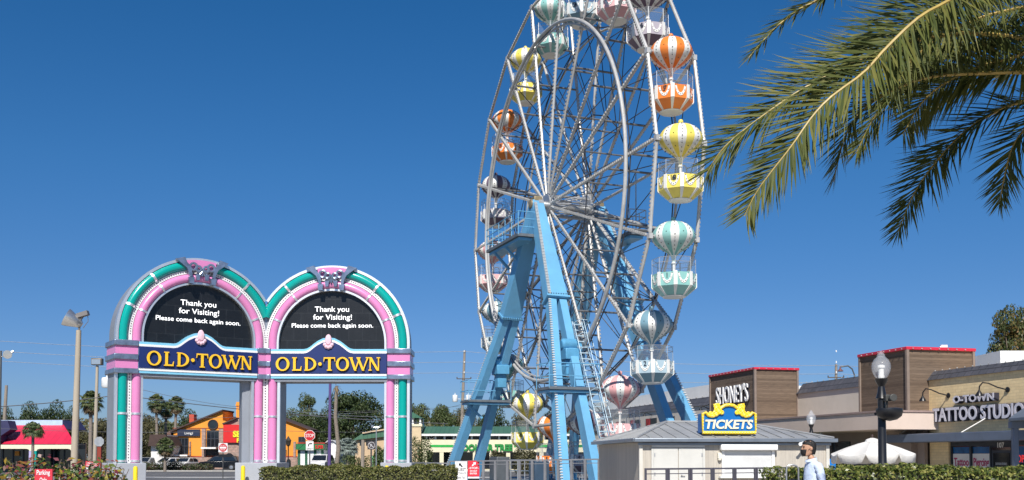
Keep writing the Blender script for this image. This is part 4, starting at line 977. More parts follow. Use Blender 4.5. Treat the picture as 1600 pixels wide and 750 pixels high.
for a in [('oak2', 5, 642, 150, 60, 'dark tree at the left edge behind the red roof'), ('oak2', 42, 634, 152, 70, 'dark round tree above the left part of the red roof'), ('oak2', 78, 632, 155, 64, 'dark tree rising above the middle of the red roof'), ('oak2', 106, 641, 150, 40, 'small dark tree above the right end of the red roof'),
          ('olive1', 112, 662, 120, 60, 'olive brown tree between red roof and concrete light pole'), ('olive2', 160, 656, 118, 66, 'olive brown tree between the light poles and the left arch pillar'), ('olive2', 200, 652, 130, 70, 'olive tree behind the left pillar of the arches'),
          ('olive1', 232, 648, 150, 70, 'olive tree behind the three tall palms'), ('oak2', 292, 645, 165, 80, 'dark tree behind the orange building, beside the palms'), ('oak2', 345, 652, 165, 80, 'dark tree behind the peak of the orange building'), ('olive2', 255, 672, 145, 60, 'low olive tree under the three tall palms'),
          ('light1', 445, 645, 165, 60, 'pale green tree above the right roof of the orange building'), ('pine1', 475, 610, 150, 62, 'tall open crowned pine right of the middle pillar'), ('oak1', 552, 611, 135, 122, 'large dark oak filling the right arch opening'), ('olive1', 478, 668, 140, 50, 'low brown tree behind the green and white striped shop'), ('oak2', 505, 640, 150, 70, 'dark tree between the pine and the large oak'),
          ('oak2', 612, 640, 150, 60, 'dark tree behind the right pillar of the arches'), ('light1', 648, 630, 150, 62, 'green tree between the arch and the utility pole, beside the arch'), ('light1', 690, 632, 158, 60, 'green tree directly behind the utility pole'), ('olive2', 724, 640, 160, 56, 'olive tree right of the utility pole'), ('oak2', 770, 640, 160, 70, 'dark tree between the two dark blue legs of the wheel'), ('olive1', 815, 646, 165, 60, 'olive tree behind the yellow gondola at the foot of the wheel'), ('oak2', 868, 650, 165, 70, 'dark tree behind the pale front leg of the wheel'), ('light1', 920, 655, 165, 60, 'green tree behind the ladder of the wheel')]: tree(*a)
tree('rust1', 1590, 474, 78, 112, 'tall green tree with rusty leaf tips behind the white building', 'trees behind the shops')
# a far wood that closes the view under the single crowns
n = 26000; xs = rng.uniform(-150, 30, n); ys = rng.uniform(172, 184, n); zs = rng.random(n)**.8*(6.4+1.3*np.sin(xs*.31)+.8*np.sin(xs*.83+1))
wo = leafmesh('woods', np.stack([xs, ys, zs], 1), np.stack([rng.normal(size=n)*.6, -1+rng.normal(size=n)*.5, .6+rng.normal(size=n)*.4], 1), .7, .5, LV['olive'])
tag(wo, 'dark far wood along the horizon beyond the road', 'woods', kind='stuff')
# low shrubs along the far kerb
SHR = leafmat('low shrub foliage', [(.03, .05, .02), (.06, .09, .03), (.10, .09, .05), (.13, .05, .05)], trans=.2, cs=.6)
def shrub(px0, px1, Y, h, label, n=1500, ls=.16, m=None, dpt=1.2, name='shrub'):
    x0, x1 = gx(px0, Y), gx(px1, Y); k = max(2, int((x1-x0)/(h*1.0)))
    bl = [(x0+(x1-x0)*(i+.5)/k, Y+random.uniform(-.2, .2), h*random.uniform(.45, .55), (x1-x0)/k*.75, dpt/2, h*random.uniform(.42, .55)) for i in range(k)]
    r_ = thing(name, label, 'shrub', ((x0+x1)/2, Y, 0))
    C, N = blobpts(bl, n, .6); C[:, 2] = np.abs(C[:, 2]); leafmesh('foliage', C, N, ls*rng.uniform(.6, 1.3, n), ls*.6, m or SHR, r_)
    q = G()
    for b in bl:
        for j in range(3): q.tube((b[0], b[1], 0), (b[0]+random.uniform(-.3, .3), b[1], b[2]*1.3), .02, .008, n=4)
    q.obj('stem', BARK, r_); return r_
for a in [(222, 246, 109.8, .95, 'reddish shrub on the far kerb at the left of the arch opening'), (250, 285, 110.2, 1.2, 'shrub with red leaves under the small palm'), (286, 330, 109.9, .85, 'low shrub row in front of the white cars'), (525, 600, 96, 1.7, 'green shrubs beneath the silver palm'), (586, 606, 90, 2.3, 'green bush beside the yellow bollards at the right pillar'), (640, 672, 88, 3.4, 'tall leafy bush at the left end of the green roofed store'), (768, 790, 94, 2.0, 'rust red bush in front of the store lettering'), (805, 835, 92, 2.3, 'rust red bush right of the dark blue legs')]:
    shrub(*a, n=2600 if a[2] < 100 else 1400, m=(LV['olive'] if 'rust' in a[4] else LV['light'] if a[2] < 100 else SHR))
# fan palms
PALM = leafmat('fan palm blade', [(.03, .05, .018), (.07, .10, .035), (.13, .15, .06), (.20, .20, .10)], trans=.2)
SILV = leafmat('silver palm blade', [(.14, .18, .15), (.24, .28, .25), (.34, .38, .34)], trans=.1)
DEAD = leafmat('dead palm blade', [(.14, .10, .05), (.24, .17, .09)], trans=.1)
PTR = mat('palm trunk', (.24, .20, .165), .95, 0, .25, 6, .6, 30, stretch=(1, 1, 4))
def fanpalm(px, ytop, Y, rpx, label, m=PALM, skirt=True, nf=46, lean=0, group='fan palms across the road', trunk_r=.19, droop=.5):
    x = gx(px, Y); rad = rpx*Y/F; zt = gz(ytop, Y, px); zc = zt-rad*.8; root = thing('fan_palm', label, 'palm tree', (x, Y, 0), 0, group)
    top = V((x, Y, zc)); G().path([(x-lean, Y, 0), (x-lean*.5, Y, zc*.5), (x, Y, zc)], [trunk_r*1.25, trunk_r, trunk_r*.85], 10).obj('trunk', PTR, root)
    def fronds(k, e0, e1, m_, nm, ln):
        q = G(); r = random.Random(int(px)+k)
        for i in range(k):
            az = 2*pi*i*.618; el = R(e0+(e1-e0)*(i+.5)/k+r.uniform(-8, 8)); d = V((cos(az)*cos(el), sin(az)*cos(el), sin(el))); pl = rad*ln*r.uniform(.45, .6); hub = top+d*pl
            sd = d.cross(Z3).normalized(); up = sd.cross(d); q.beam(top, hub, .03, .03, sd)
            for j in range(11):
                a = R(-80+16*j); dd = d*cos(a)+sd*sin(a)+up*.12; l_ = rad*ln*r.uniform(.42, .55); w_ = rad*.055
                nn = dd.cross(up).normalized(); p1 = hub+dd*l_*.55; p2 = hub+dd*l_-Z3*l_*droop
                q.add([hub, p1+nn*w_, p2, p1-nn*w_], [(0, 1, 2, 3)])
        q.obj(nm, m_, root, smooth=None, recalc=False)
    fronds(nf, -35, 85, m, 'crown', 1.)
    if skirt: fronds(22, -78, -40, DEAD, 'dead_fronds', .9)
    return root
fanpalm(141, 611, 102, 21, 'tall bushy palm just right of the thick concrete light pole', nf=60)
fanpalm(51, 659, 90, 18, 'short round palm in front of the red roof', skirt=False, trunk_r=.13, nf=54, droop=.7)
fanpalm(243, 616, 138, 17, 'tall palm, left one of three through the left arch', lean=-.3)
fanpalm(259, 628, 141, 15, 'tall palm with dead skirt, middle one of three through the left arch', lean=.2)
fanpalm(274, 619, 136, 16, 'tall palm, right one of three, above the orange roof edge', lean=.1)
fanpalm(258, 684, 108, 17, 'small low palm at the left corner of the orange building', skirt=True, trunk_r=.13)
fanpalm(543, 684, 98, 20, 'silvery blue fan palm beneath the large oak', m=SILV, skirt=False, nf=50, trunk_r=.14)
q = thing('dead_palm', 'bare bent palm trunk in the right arch opening', 'palm tree', (gx(526, 62), 62, 0))
G().path([at(524, 745, 62), at(529, 700, 62), at(524, 650, 62), at(526, 603, 62)], [.14, .13, .11, .10], 10).obj('trunk', PTR, q)
g2 = G(); tp = at(526, 602, 62)
for i in range(16):
    a = i*2.4; d = V((cos(a)*.35, sin(a)*.35, random.uniform(-.6, .25))); s_ = d.cross(Z3).normalized()*.03; g2.add([tp+s_, tp+d*.6+s_, tp+d*1.1, tp+d*.6-s_], [(0, 1, 2, 3)])
g2.obj('dead_fronds', DEAD, q, smooth=None, recalc=False)
# ---- the date palm whose fronds hang into the picture
DATE = leafmat('date palm leaflet', [(.045, .062, .014), (.075, .095, .02), (.115, .13, .028), (.18, .17, .04)], rough=.6, trans=.28, clump=.5, cs=1.5)
RACH = mat('palm rachis', (.38, .27, .07), .45, 0, .2, 5)
PC = at(1745, 118, 9.6)
dp = thing('date_palm', 'date palm with long feathery fronds hanging in from the right', 'palm tree', (PC.x, PC.y, 0))
q = G(); zs_ = [i*PC.z/26 for i in range(27)]
q.lathe([((.24 if i % 2 else .20), z) for i, z in enumerate(zs_)], 16, (PC.x, PC.y, 0)); q.obj('trunk', PTR, dp)
def spline(P, n):
    out = []; m = len(P)-1
    for i in range(n+1):
        t = m*i/n; k = min(int(t), m-1); f = t-k
        a, b, c, d = P[max(k-1, 0)], P[k], P[k+1], P[min(k+2, m)]
        out.append(.5*((2*b)+(c-a)*f+(2*a-5*b+4*c-d)*f*f+(3*b-a-3*c+d)*f**3))
    return out
def frond(P, N, Lmax=.44, rand=.16, start=.14, sp=.0138, seed=0, wid=.0205, base=60):
    r = random.Random(seed); C = spline([V(p) for p in P], 60)
    L = [0]
    for i in range(60): L.append(L[-1]+(C[i+1]-C[i]).length)
    tot = L[-1]; q = G(); q.k = 1
    q.path(C[::2], [.020*(1-i/30)**.8+.003 for i in range(31)], 6); q.k = 0
    s_ = start*tot; k = 0; N = V(N).normalized()
    while s_ < tot*.995:
        i = max(j for j in range(61) if L[j] <= s_); i = min(i, 59); f = (s_-L[i])/max(1e-6, L[i+1]-L[i]); p = C[i]+(C[i+1]-C[i])*f; T = (C[i+1]-C[i]).normalized()
        u = s_/tot; sd = T.cross(N).normalized(); Nn = sd.cross(T).normalized()
        prof_ = min(1, .45+(u-start)*2.6)*(1 if u < .62 else 1-.62*((u-.62)/.38)**1.3)
        for sg in (-1, 1):
            a = R(base-26*u+r.uniform(-8, 8)); lift = r.choice((-.14, .16, .34, .56))+r.uniform(-.1, .1)
            d = (T*cos(a)+sd*(sg*sin(a))+Nn*lift*.8).normalized(); l_ = Lmax*1.42*prof_*r.uniform(.85, 1.1)
            w_ = wid*(.55+.45*prof_)*r.uniform(.85, 1.15); b = d.cross(Nn+V((r.uniform(-rand, rand), r.uniform(-rand, rand), r.uniform(-rand, rand)))*3).normalized()
            dr = -Z3*l_*r.uniform(.02, .12)
            q.add([p-b*w_*.25, p+b*w_*.25, p+d*l_*.42+b*w_*.5+dr*.3, p+d*l_+dr, p+d*l_*.42-b*w_*.5+dr*.3], [(0, 1, 2, 4), (4, 2, 3)])
        s_ += sp*r.uniform(.75, 1.25); k += 1
    q.obj('frond', [DATE, RACH], dp, smooth=None, recalc=False)
def W3(L): return [PC]+[at(*p) for p in L]
frond(W3([(1655, -50, 9.1), (1570, -50, 8.7), (1485, 0, 8.45), (1435, 28, 8.35), (1384, 76, 8.3), (1349, 114, 8.25), (1298, 152, 8.2), (1267, 185, 8.2), (1237, 228, 8.2), (1186, 294, 8.25), (1163, 338, 8.3)]), (-.25, -1, .35), .46, seed=1)
frond(W3([(1640, 70, 9.3), (1520, 52, 9.0), (1420, 66, 8.8), (1330, 100, 8.7), (1250, 142, 8.7), (1180, 190, 8.75), (1130, 232, 8.8), (1104, 272, 8.9)]), (-.25, -.8, .7), .46, seed=2)
frond(W3([(1600, 113, 9.4), (1546, 114, 9.3), (1460, 119, 9.2), (1404, 137, 9.1), (1354, 167, 9.1), (1322, 210, 9.1), (1302, 284, 9.2)]), (.1, -.25, 1), .36, seed=3, start=.2)
frond(W3([(1690, 140, 9.7), (1610, 155, 9.8), (1551, 177, 9.9), (1500, 213, 10), (1455, 263, 10), (1425, 309, 10), (1402, 366, 10.1)]), (-.2, -.5, .85), .36, seed=4)
frond(W3([(1680, 142, 10), (1624, 178, 10.2), (1585, 226, 10.3), (1569, 280, 10.4), (1562, 322, 10.5)]), (-.7, -.5, .5), .32, seed=5)
frond(W3([(1610, -110, 9.3), (1450, -130, 9.1), (1340, -58, 9.0), (1283, -4, 9.0), (1247, 16, 9.0), (1207, 48, 9.0), (1170, 90, 9.0)]), (-.3, -.5, .8), .30, seed=6)
frond(W3([(1610, 62, 9.9), (1500, 82, 9.9), (1425, 122, 9.9), (1370, 178, 10), (1338, 240, 10.1)]), (.0, -.5, .9), .40, seed=7)
frond(W3([(1690, 30, 9.8), (1620, -20, 9.9), (1540, -30, 10), (1470, 20, 10.1), (1420, 90, 10.2)]), (.0, -.6, .8), .44, seed=8)
frond(W3([(1640, 100, 10.4), (1560, 118, 10.9), (1490, 150, 11.3), (1430, 200, 11.6)]), (.1, -.5, .9), .42, seed=9)
frond(W3([(1640, 20, 9.6), (1560, 20, 9.6), (1480, 52, 9.7), (1420, 100, 9.8), (1390, 160, 9.9)]), (.3, -.9, .4), .44, seed=10)
frond(W3([(1660, 60, 9.4), (1590, 88, 9.5), (1520, 108, 9.6), (1450, 150, 9.7), (1410, 210, 9.8)]), (.2, -1, .2), .40, seed=11)
frond(W3([(1700, 60, 10.4), (1640, 0, 10.6), (1590, -20, 10.8), (1530, 0, 11)]), (.2, -1, .2), .44, seed=12)
for i in range(11):
    a = R(-120+26*i); e_ = [PC+V((cos(a)*r_, sin(a)*r_, z)) for r_, z in ((.9, .7), (1.9, .9), (2.8, .5), (3.4, -.3), (3.7, -1.1))]
    if e_[-1].x/e_[-1].y > .58: frond([PC]+e_, (0, 0, 1), .42, seed=20+i, sp=.035)
q = G()
for i in range(60):
    a = i*2.4; z = PC.z-.1-.012*i; q.beam((PC.x+.2*cos(a), PC.y+.2*sin(a), z), (PC.x+.42*cos(a), PC.y+.42*sin(a), z+.28), .10, .04, (-sin(a), cos(a), 0), .05, .02)
q.obj('frond_stubs', PTR, dp)

# ---- clipped hedges and the flowering bush in the foreground
HEDGE = leafmat('hedge leaf', [(.03, .05, .012), (.085, .115, .022), (.17, .20, .045), (.30, .28, .08)], rough=.35, trans=.2, clump=.35, cs=2.5)
HEDGE2 = leafmat('olive hedge leaf', [(.04, .05, .013), (.09, .105, .025), (.15, .16, .04), (.22, .20, .07)], rough=.5, trans=.2, clump=.35, cs=2.5)
TWIG = mat('hedge twigs', (.035, .035, .018), .95, 0, .3, 8)
def hedge(px0, px1, Y, dpt, ztop, label, ls=.05, dens=1500, m=HEDGE, zmin=.0, wav=.03):
    x0, x1 = gx(px0, Y), gx(px1, Y); r_ = thing('hedge', label, 'hedge', ((x0+x1)/2, Y+dpt/2, 0), 0, 'clipped hedges along the pavement')
    G().bx(x0+.08, x1-.08, Y+.08, Y+dpt-.08, 0, ztop-.09).obj('branches', TWIG, r_)
    parts = []
    def face(n, f, nn): 
        u, v_, w_ = rng.random(n), rng.random(n), rng.random(n)**1.6*.15-.045
        parts.append((f(u, v_, w_), np.tile(nn, (n, 1))+rng.normal(size=(n, 3))*.6))
    wv = lambda x, y: wav*np.sin(x*2.1)+wav*.8*np.sin(x*5.3+y*3)+wav*.6*np.sin(x*11+1)
    A = (x1-x0)
    face(int(A*(ztop-zmin)*dens), lambda u, v_, w_: np.stack([x0+A*u, Y+w_+.02*np.sin(u*A*5)*1, zmin+(ztop-zmin)*v_], 1), (0, -1, .3))
    face(int(A*dpt*dens*1.5), lambda u, v_, w_: np.stack([x0+A*u, Y+dpt*v_, ztop-w_+wv(x0+A*u, dpt*v_)], 1), (0, -.2, 1))
    for sg, xx in ((-1, x0), (1, x1)): face(int(dpt*(ztop-zmin)*dens), lambda u, v_, w_: np.stack([xx-sg*w_, Y+dpt*u, zmin+(ztop-zmin)*v_], 1), (sg, 0, .3))
    C = np.concatenate([p[0] for p in parts]); N = np.concatenate([p[1] for p in parts]); n = len(C)
    leafmesh('foliage', C, N, ls*rng.uniform(.7, 1.5, n), ls*.62*rng.uniform(.7, 1.2, n), m, r_)
hedge(1249, 1660, 17.3, .9, 1.335, 'clipped green hedge along the right, behind the walking man', ls=.064, dens=850)
hedge(1196, 1221, 17.8, .3, 1.335, 'small square piece of clipped hedge left of the fence hoop', ls=.055, dens=1100)
hedge(1228, 1246, 18.4, .3, 1.33, 'narrow piece of hedge inside the fence hoop', ls=.055, dens=1100)
hedge(406, 709, 29, 1.3, 1.235, 'long clipped olive green hedge in front of the arches', ls=.062, dens=900, m=HEDGE2, zmin=.7, wav=.035)
CROT = leafmat('croton leaf', [(.02, .045, .012), (.05, .10, .02), (.13, .17, .03), (.30, .24, .03), (.22, .06, .03), (.16, .03, .05), (.30, .20, .16)], rough=.35, trans=.2, clump=.25, cs=3)
bl = []
for px, yt in ((-30, 716), (0, 718), (22, 716), (48, 720), (70, 713), (92, 722), (112, 716), (133, 723), (150, 722), (166, 716), (172, 728), (40, 735), (100, 738), (140, 738)):
    p = at(px, yt, 13.2+random.uniform(-.3, .5)); bl.append((p.x, p.y, p.z-.28, .22, .30, .30)); bl.append((p.x, p.y, p.z-.62, .26, .35, .34)); bl.append((p.x, p.y, .3, .24, .3, .38))
cb = thing('croton_bush', 'loose bush of green, yellow and purple leaves at lower left', 'shrub', (gx(80, 13.4), 13.4, 0))
n = 6800; C, N = blobpts(bl, n, .35); leafmesh('foliage', C, N+np.array([0, -.5, .3]), .085*rng.uniform(.6, 1.5, n), .038*rng.uniform(.7, 1.4, n), CROT, cb)
q = G()
for b in bl:
    for j in range(3): q.path([(b[0]+random.uniform(-.05, .05), b[1], 0), (b[0]+random.uniform(-.1, .1), b[1], b[2]*.6), (b[0]+random.uniform(-.2, .2), b[1]+random.uniform(-.15, .15), b[2]+b[5]*.8)], [.012, .009, .004], 4)
q.obj('stem', BARK, cb)
# ------------------------------------------------------------------ buildings across the road
def pxp(pts, Y): return [(at(x, y, Y).x, at(x, y, Y).z) for x, y in pts]
EX, EZ, EY = V((1, 0, 0)), Z3, V((0, 1, 0))
def slab(g_, pts, Y, d0, d1): return g_.prism(pxp(pts, Y), (0, Y, 0), EX, EZ, EY, d0, d1)
def rect(g_, x0, x1, y0, y1, Y, d0, d1): return slab(g_, [(x0, y1), (x1, y1), (x1, y0), (x0, y0)], Y, d0, d1)
def down(pts, Y): return pts
ORG = mat('orange stucco', (.78, .30, .035), .85, 0, .07, .5, .15, 40, dirt=.12)
STONE = patmat('pink beige stone', 'brick', (.42, .27, .22), (.34, .24, .20), 1, .9, .55, .3, .02, ((1, 0, 0), (0, 0, 1)), (.28, .22, .19), .5, .3)
DKROOF = mat('dark brown roof edge', (.06, .035, .03), .8, 0, .2)
# orange building
OY = 130
ob = thing('orange_building', 'bright orange two storey restaurant with stone base and red sign', 'building', (gx(375, OY), OY+6, 0))
q = G(); slab(q, [(271, 745), (271, 671), (348, 641), (348, 657), (358, 660), (358, 668), (377, 668), (420, 668), (425, 648), (484, 671), (484, 745)], OY, 0, 5); q.obj('wall', ORG, ob)
q = G(); slab(q, [(267, 673), (349, 640), (349, 642.3), (267, 675.5)], OY, -.4, 5.1); q.obj('roof_edge', DKROOF, ob, smooth=None); q = G(); slab(q, [(423, 646), (487, 671), (487, 673), (423, 648.4)], OY, -.4, 5.1); q.obj('roof_edge', DKROOF, ob, smooth=None)
q = G(); slab(q, [(262, 745), (262, 676), (268, 672), (270, 745)], OY, -.3, 5); q.obj('end_wall', mat('brown end wall', (.16, .09, .07), .85), ob)
for x0, x1 in ((297, 376.5), (430, 465)): rect(G(), x0, x1, 714.5, 746, OY, -.35, -.002).obj('stone_base', STONE, ob)
q = G()
for x0, x1 in ((316, 322), (343, 349.5), (296.5, 298.5), (438.5, 443), (459, 462.5), (272, 278)): rect(q, x0, x1, 670 if x0 > 300 and x0 < 440 else 690, 714, OY, -.25, 0.01)
q.obj('stone_pier', STONE, ob)
q = G(); slab(q, [(357, 745), (357, 661.5), (377, 655), (400, 661.5), (424, 661.5), (424, 745)], OY, -2.2, -.1); ent = q.obj('entrance_block', STONE, ob)
q = G(); slab(q, [(356, 662.5), (377, 653.5), (379, 654.5), (357, 664.5)], OY, -2.6, -.1); q.obj('roof_edge', DKROOF, ent)
REDS = mat('red fascia sign', (.62, .015, .015), .5, 0, .06)
q = G(); rect(q, 357.5, 400, 664.5, 692, OY, -2.5, -2.21); rs = q.obj('red_sign', REDS, ent)
G().text('SEÑ', at(374, 682.5, OY-2.55), EX, EZ, -EY, height=.75, width=1.6, depth=.05, bold=.05, align='C').text('FR', at(375, 691, OY-2.55), EX, EZ, -EY, height=.5, depth=.05, bold=.05).obj('lettering', mat('yellow green lettering', (.75, .72, .02), .5), rs)
q = G(); P = pxp([(366+9*cos(R(a)), 722-14*sin(R(a))) for a in range(0, 181, 15)]+[(357.5, 742), (375, 742)], OY); q.prism(P, (0, OY, 0), EX, EZ, EY, -2.35, -2.203); q.obj('archway', BLACK, ent)
def win(parent, x0, x1, y0, y1, Y, off, nx=3, ny=2, name='window'):
    q = G(); rect(q, x0, x1, y0, y1, Y, off-.04, off); w_ = q.obj(name, DARKGLASS, parent); q = G(); a, b = at(x0, y0, Y), at(x1, y1, Y); fw_ = .09
    for i in range(nx+1): x = a.x+(b.x-a.x)*i/nx; q.bx(x-fw_/2, x+fw_/2, Y+off-.10, Y+off-.045, b.z, a.z)
    for i in range(ny+1): z = b.z+(a.z-b.z)*i/ny; q.bx(a.x-.05, b.x+.05, Y+off-.10, Y+off-.047, z-fw_/2, z+fw_/2)
    q.obj('frame', FR, w_); return w_
win(ob, 279, 294, 685, 709, OY, -.02, 3, 2); win(ob, 324, 342, 673, 698, OY, -.02, 3, 2); win(ob, 350.5, 356, 674, 690, OY, -.02, 1, 2); win(ob, 432, 438, 674, 698, OY, -.02, 1, 2); win(ob, 467, 477, 683, 690, OY, -.02, 2, 1)
q = G(); rect(q, 278, 313, 671, 681.5, OY, -.25, -.02); sg_ = q.obj('dark_sign', mat('dark blue sign', (.012, .02, .05), .5), ob)
G().text('Living3', at(295, 678.6, OY-.3), EX, EZ, -EY, width=1.05, height=.32, depth=.03, bold=.01).obj('lettering', WHITE, sg_)
q = G().lathe([(.55, 0), (.55, .12)], 20, at(333, 663.5, OY)+V((0, .05, 0)), ax=(EX, EZ, -EY)); wo_ = q.obj('round_window', DARKGLASS, ob)
G().path([at(333, 663.5, OY)+V((.6*cos(R(18*i)), -.1, .6*sin(R(18*i)))) for i in range(20)], .07, 6, closed=True).obj('frame', DKROOF, wo_)
for x0, x1, y in ((271, 298, 710.5), (319, 342, 699), (433.5, 443, 699)):
    q = G(); rect(q, x0, x1, y, y+2.4, OY, -1.4, -.01); bl_ = q.obj('balcony', WHITE, ob); q = G(); a, b = at(x0, y, OY-1.35), at(x1, y, OY-1.35)
    for i in range(13): x = a.x+(b.x-a.x)*i/12; q.tube((x, a.y, a.z), (x, a.y, a.z+.95), .02, n=4)
    q.tube((a.x, a.y, a.z+.95), (b.x, a.y, a.z+.95), .03, n=5); q.obj('railing', BLACK, bl_)
for r4 in ((283, 297, 715, 745), (318, 342, 702, 712), (434, 443, 701.5, 711)): rect(G(), *r4, OY, -.03, -.001).obj('painted_shade_panel', BLACK, ob)  # flat black panels on the wall, standing in for shade
q = G()
for x in (307, 332): P = pxp([(x+4.5*cos(R(a)), 722-5.5*sin(R(a))) for a in range(0, 181, 15)]+[(x-4.5, 735), (x+4.5, 735)], OY); q.prism(P, (0, OY, 0), EX, EZ, EY, -.42, -.352)
P = pxp([(452+3.5*cos(R(a)), 722-5*sin(R(a))) for a in range(0, 181, 15)]+[(448.5, 738), (455.5, 738)], OY); q.prism(P, (0, OY, 0), EX, EZ, EY, -.42, -.352); q.obj('arched_window', DARKGLASS, ob)
q = G(); rect(q, 296, 377, 712.5, 714.3, OY, -.2, -.001); rect(q, 444, 484, 712.5, 714.3, OY, -.2, -.001); rect(q, 270, 357, 668.6, 669.4, OY, -.05, -.001); q.obj('red_band', mat('dark red band', (.35, .05, .02), .7), ob)
q = G(); slab(q, [(369, 668), (369, 628), (383, 628), (383, 668)], OY+3, 0, 2); rect(q, 368.4, 384, 631.5, 634, OY+3, -.1, 2.1); q.obj('chimney', ORG, ob)
q = G(); rect(q, 295.5, 303, 647.5, 660, OY+3, 0, 1.2); q.obj('roof_vent', mat('brick red chimney', (.42, .07, .04), .8), ob)
q = G(); rect(q, 349, 366, 651, 660, OY+5, 0, 2); q.obj('rooftop_unit', mat('pale rooftop unit', (.6, .62, .64), .6), ob)
q = G(); slab(q, [(236, 742), (236, 680), (262, 680), (266, 700), (262, 712), (240, 725), (240, 742)], OY-4, 0, 4); tag(q.obj('brown_shed', mat('white shed wall', (.7, .68, .66), .8)), 'white walled shed under the palms, left of the orange building', 'shed')
q = G(); slab(q, [(233, 697), (236, 679), (260, 679), (268, 696)], OY-4.3, -.4, 5); o_ = tag(q.obj('shed_roof_canopy', DKROOF), 'dark brown roof canopy over the white shed by the palms', 'roof canopy')
# red roofed restaurant, far left
RY = 100
rr_ = thing('red_roof_restaurant', 'low restaurant with bright red metal roof at far left', 'restaurant', (gx(40, RY), RY+5, 0))
RROOF = patmat('red seamed metal roof', 'brick', (.62, .025, .07), (.56, .02, .06), 1, .4, .62, 30, .012, ((1, 0, 0), (0, 0, 1)), (.30, .01, .03), .5, .08)
e0, e1 = at(-70, 694, RY), at(118.5, 694, RY); t0, t1_ = at(-40, 663, RY), at(74, 663, RY)
q = G(); dpth = 12
a_ = [V((e0.x, RY-.06, e0.z)), V((e1.x, RY-.06, e0.z)), V((gx(113, RY+dpth), RY+dpth, e0.z)), V((e0.x, RY+dpth, e0.z))]; b_ = [V((t0.x, RY+3.6, t0.z+.1)), V((t1_.x, RY+3.6, t0.z+.1)), V((gx(72, RY+dpth-4), RY+dpth-4, t0.z+.1)), V((t0.x, RY+dpth-4, t0.z+.1))]
q.add(a_+b_, [(0, 1, 5, 4), (1, 2, 6, 5), (2, 3, 7, 6), (3, 0, 4, 7), (4, 5, 6, 7)]); q.obj('roof', RROOF, rr_, smooth=None)
q = G(); zt_ = at(40, 656.5, RY+3.6).z; q.bx(b_[0].x-.3, b_[1].x-.05, RY+3.45, RY+3.75, t0.z-.1, zt_); q.obj('roof_parapet', mat('pale blue parapet', (.42, .58, .75), .5), rr_)
q = G().add([V((b_[1].x-.05, RY+3.5, zt_)), V((b_[1].x-.05, RY+3.5, t0.z-.3)), V((b_[1].x+.75, RY+4.3, t0.z-.45)), V((b_[1].x+.1, RY+7.5, zt_)), V((b_[1].x+.7, RY+7.5, t0.z-.4))], [(0, 1, 2), (0, 2, 4, 3)]); q.obj('dark_parapet', mat('dark blue parapet', (.03, .03, .09), .6), rr_); q = G(); q.prism(pxp([(-15, 690), (-15, 657), (12, 657), (16, 671), (1, 681), (1, 690)], RY-.3), (0, RY-.3, 0), EX, EZ, EY, 0, 1.5)
q.obj('dark_parapet', mat('dark blue parapet', (.03, .03, .09), .6), rr_)
q = G(); CRM = mat('cream fascia', (.74, .68, .50), .7, 0, .05)
top_, arch_ = 694.6, []
outer = [(-70, 694.6), (117.5, 694.6), (117.5, 704.5)]
prof_ = [(111, 704.5), (111, 704.2), (109.5, 702), (106, 701.2), (62, 701.2), (58.5, 702), (57, 704.5), (46, 704.5), (44.5, 702), (41, 701.2), (-60, 701.2), (-70, 704.5)]
slab(q, outer+prof_, RY, 0, .5); q.obj('fascia', CRM, rr_)
q = G(); 
for x, m_ in ((113.5, 0), (54.5, 1), (47, 2)):
    q = G(); z = at(x, 704.3, RY).z; q.bx(gx(x-2.1, RY), gx(x+2.1, RY), RY+.02, RY+.48, 0, z); q.obj('column', [CRM, TEAL, mat('lilac column', (.45, .40, .65), .6)][m_], rr_)
q = G(); q.bx(gx(-70, RY), gx(116, RY), RY+2.6, RY+2.9, 0, 2.9); q.obj('shopfront', DARKGLASS, rr_)
q = G(); q.bx(gx(-70, RY), gx(114, RY), RY+2.5, RY+2.59, 0, .5)
for x in range(-60, 116, 16): q.bx(gx(x, RY+2.5)-.05, gx(x, RY+2.5)+.05, RY+2.5, RY+2.595, 0, 2.8)
q.obj('window_frame', FR, rr_)
q = G(); rect(q, 23, 30, 705, 712, RY+2.45, 0, .05); q.obj('window_poster', mat('orange poster', (.65, .28, .03), .6), rr_)
# green roofed store behind the wheel
DY = 112
GROOF = patmat('green metal roof', 'brick', (.055, .14, .085), (.07, .16, .10), 1, .5, .5, 20, .02, ((1, 0, 0), (0, 0, 1)), (.03, .08, .05), .4, .12)
CREAMW = mat('cream store wall', (.70, .64, .46), .8, 0, .05)
gs = thing('green_roof_store', 'long cream store with green metal roof and green lettering', 'store', (gx(740, DY), DY+8, 0))
e0, e1 = at(645, 678, DY), at(945, 678, DY); t0 = at(661, 665.5, DY+2)
q = G().add([V((e0.x, DY-.4, e0.z)), V((e1.x, DY-.4, e0.z)), V((e1.x, DY+4, t0.z)), V((t0.x, DY+4, t0.z)), V((t0.x, DY+14, t0.z)), V((e1.x, DY+14, t0.z)), V((e0.x, DY+18, e0.z))], [(0, 1, 2, 3), (3, 2, 5, 4), (0, 3, 4, 6)]); q.obj('roof', GROOF, gs, smooth=None)
q = G().bx(e0.x+.2, e1.x, DY+1.2, DY+14, 0, e0.z-.02); q.obj('wall', CREAMW, gs)
q = G().bx(e0.x-.1, e1.x, DY-.45, DY-.2, e0.z-.22, e0.z); q.obj('eave', WHITE, gs)
q = G(); z0, z1 = at(700, 706.5, DY).z, at(700, 687, DY).z; q.bx(gx(648, DY), e1.x, DY-.02, DY+.3, z0, z1); fsc = q.obj('fascia', CREAMW, gs)
q = G(); q.bx(gx(672, DY), gx(722, DY), DY-.05, DY-.021, at(700, 698.7, DY).z, at(700, 695, DY).z); q.obj('green_stripe', mat('green sign stripe', (.02, .36, .06), .5), fsc)
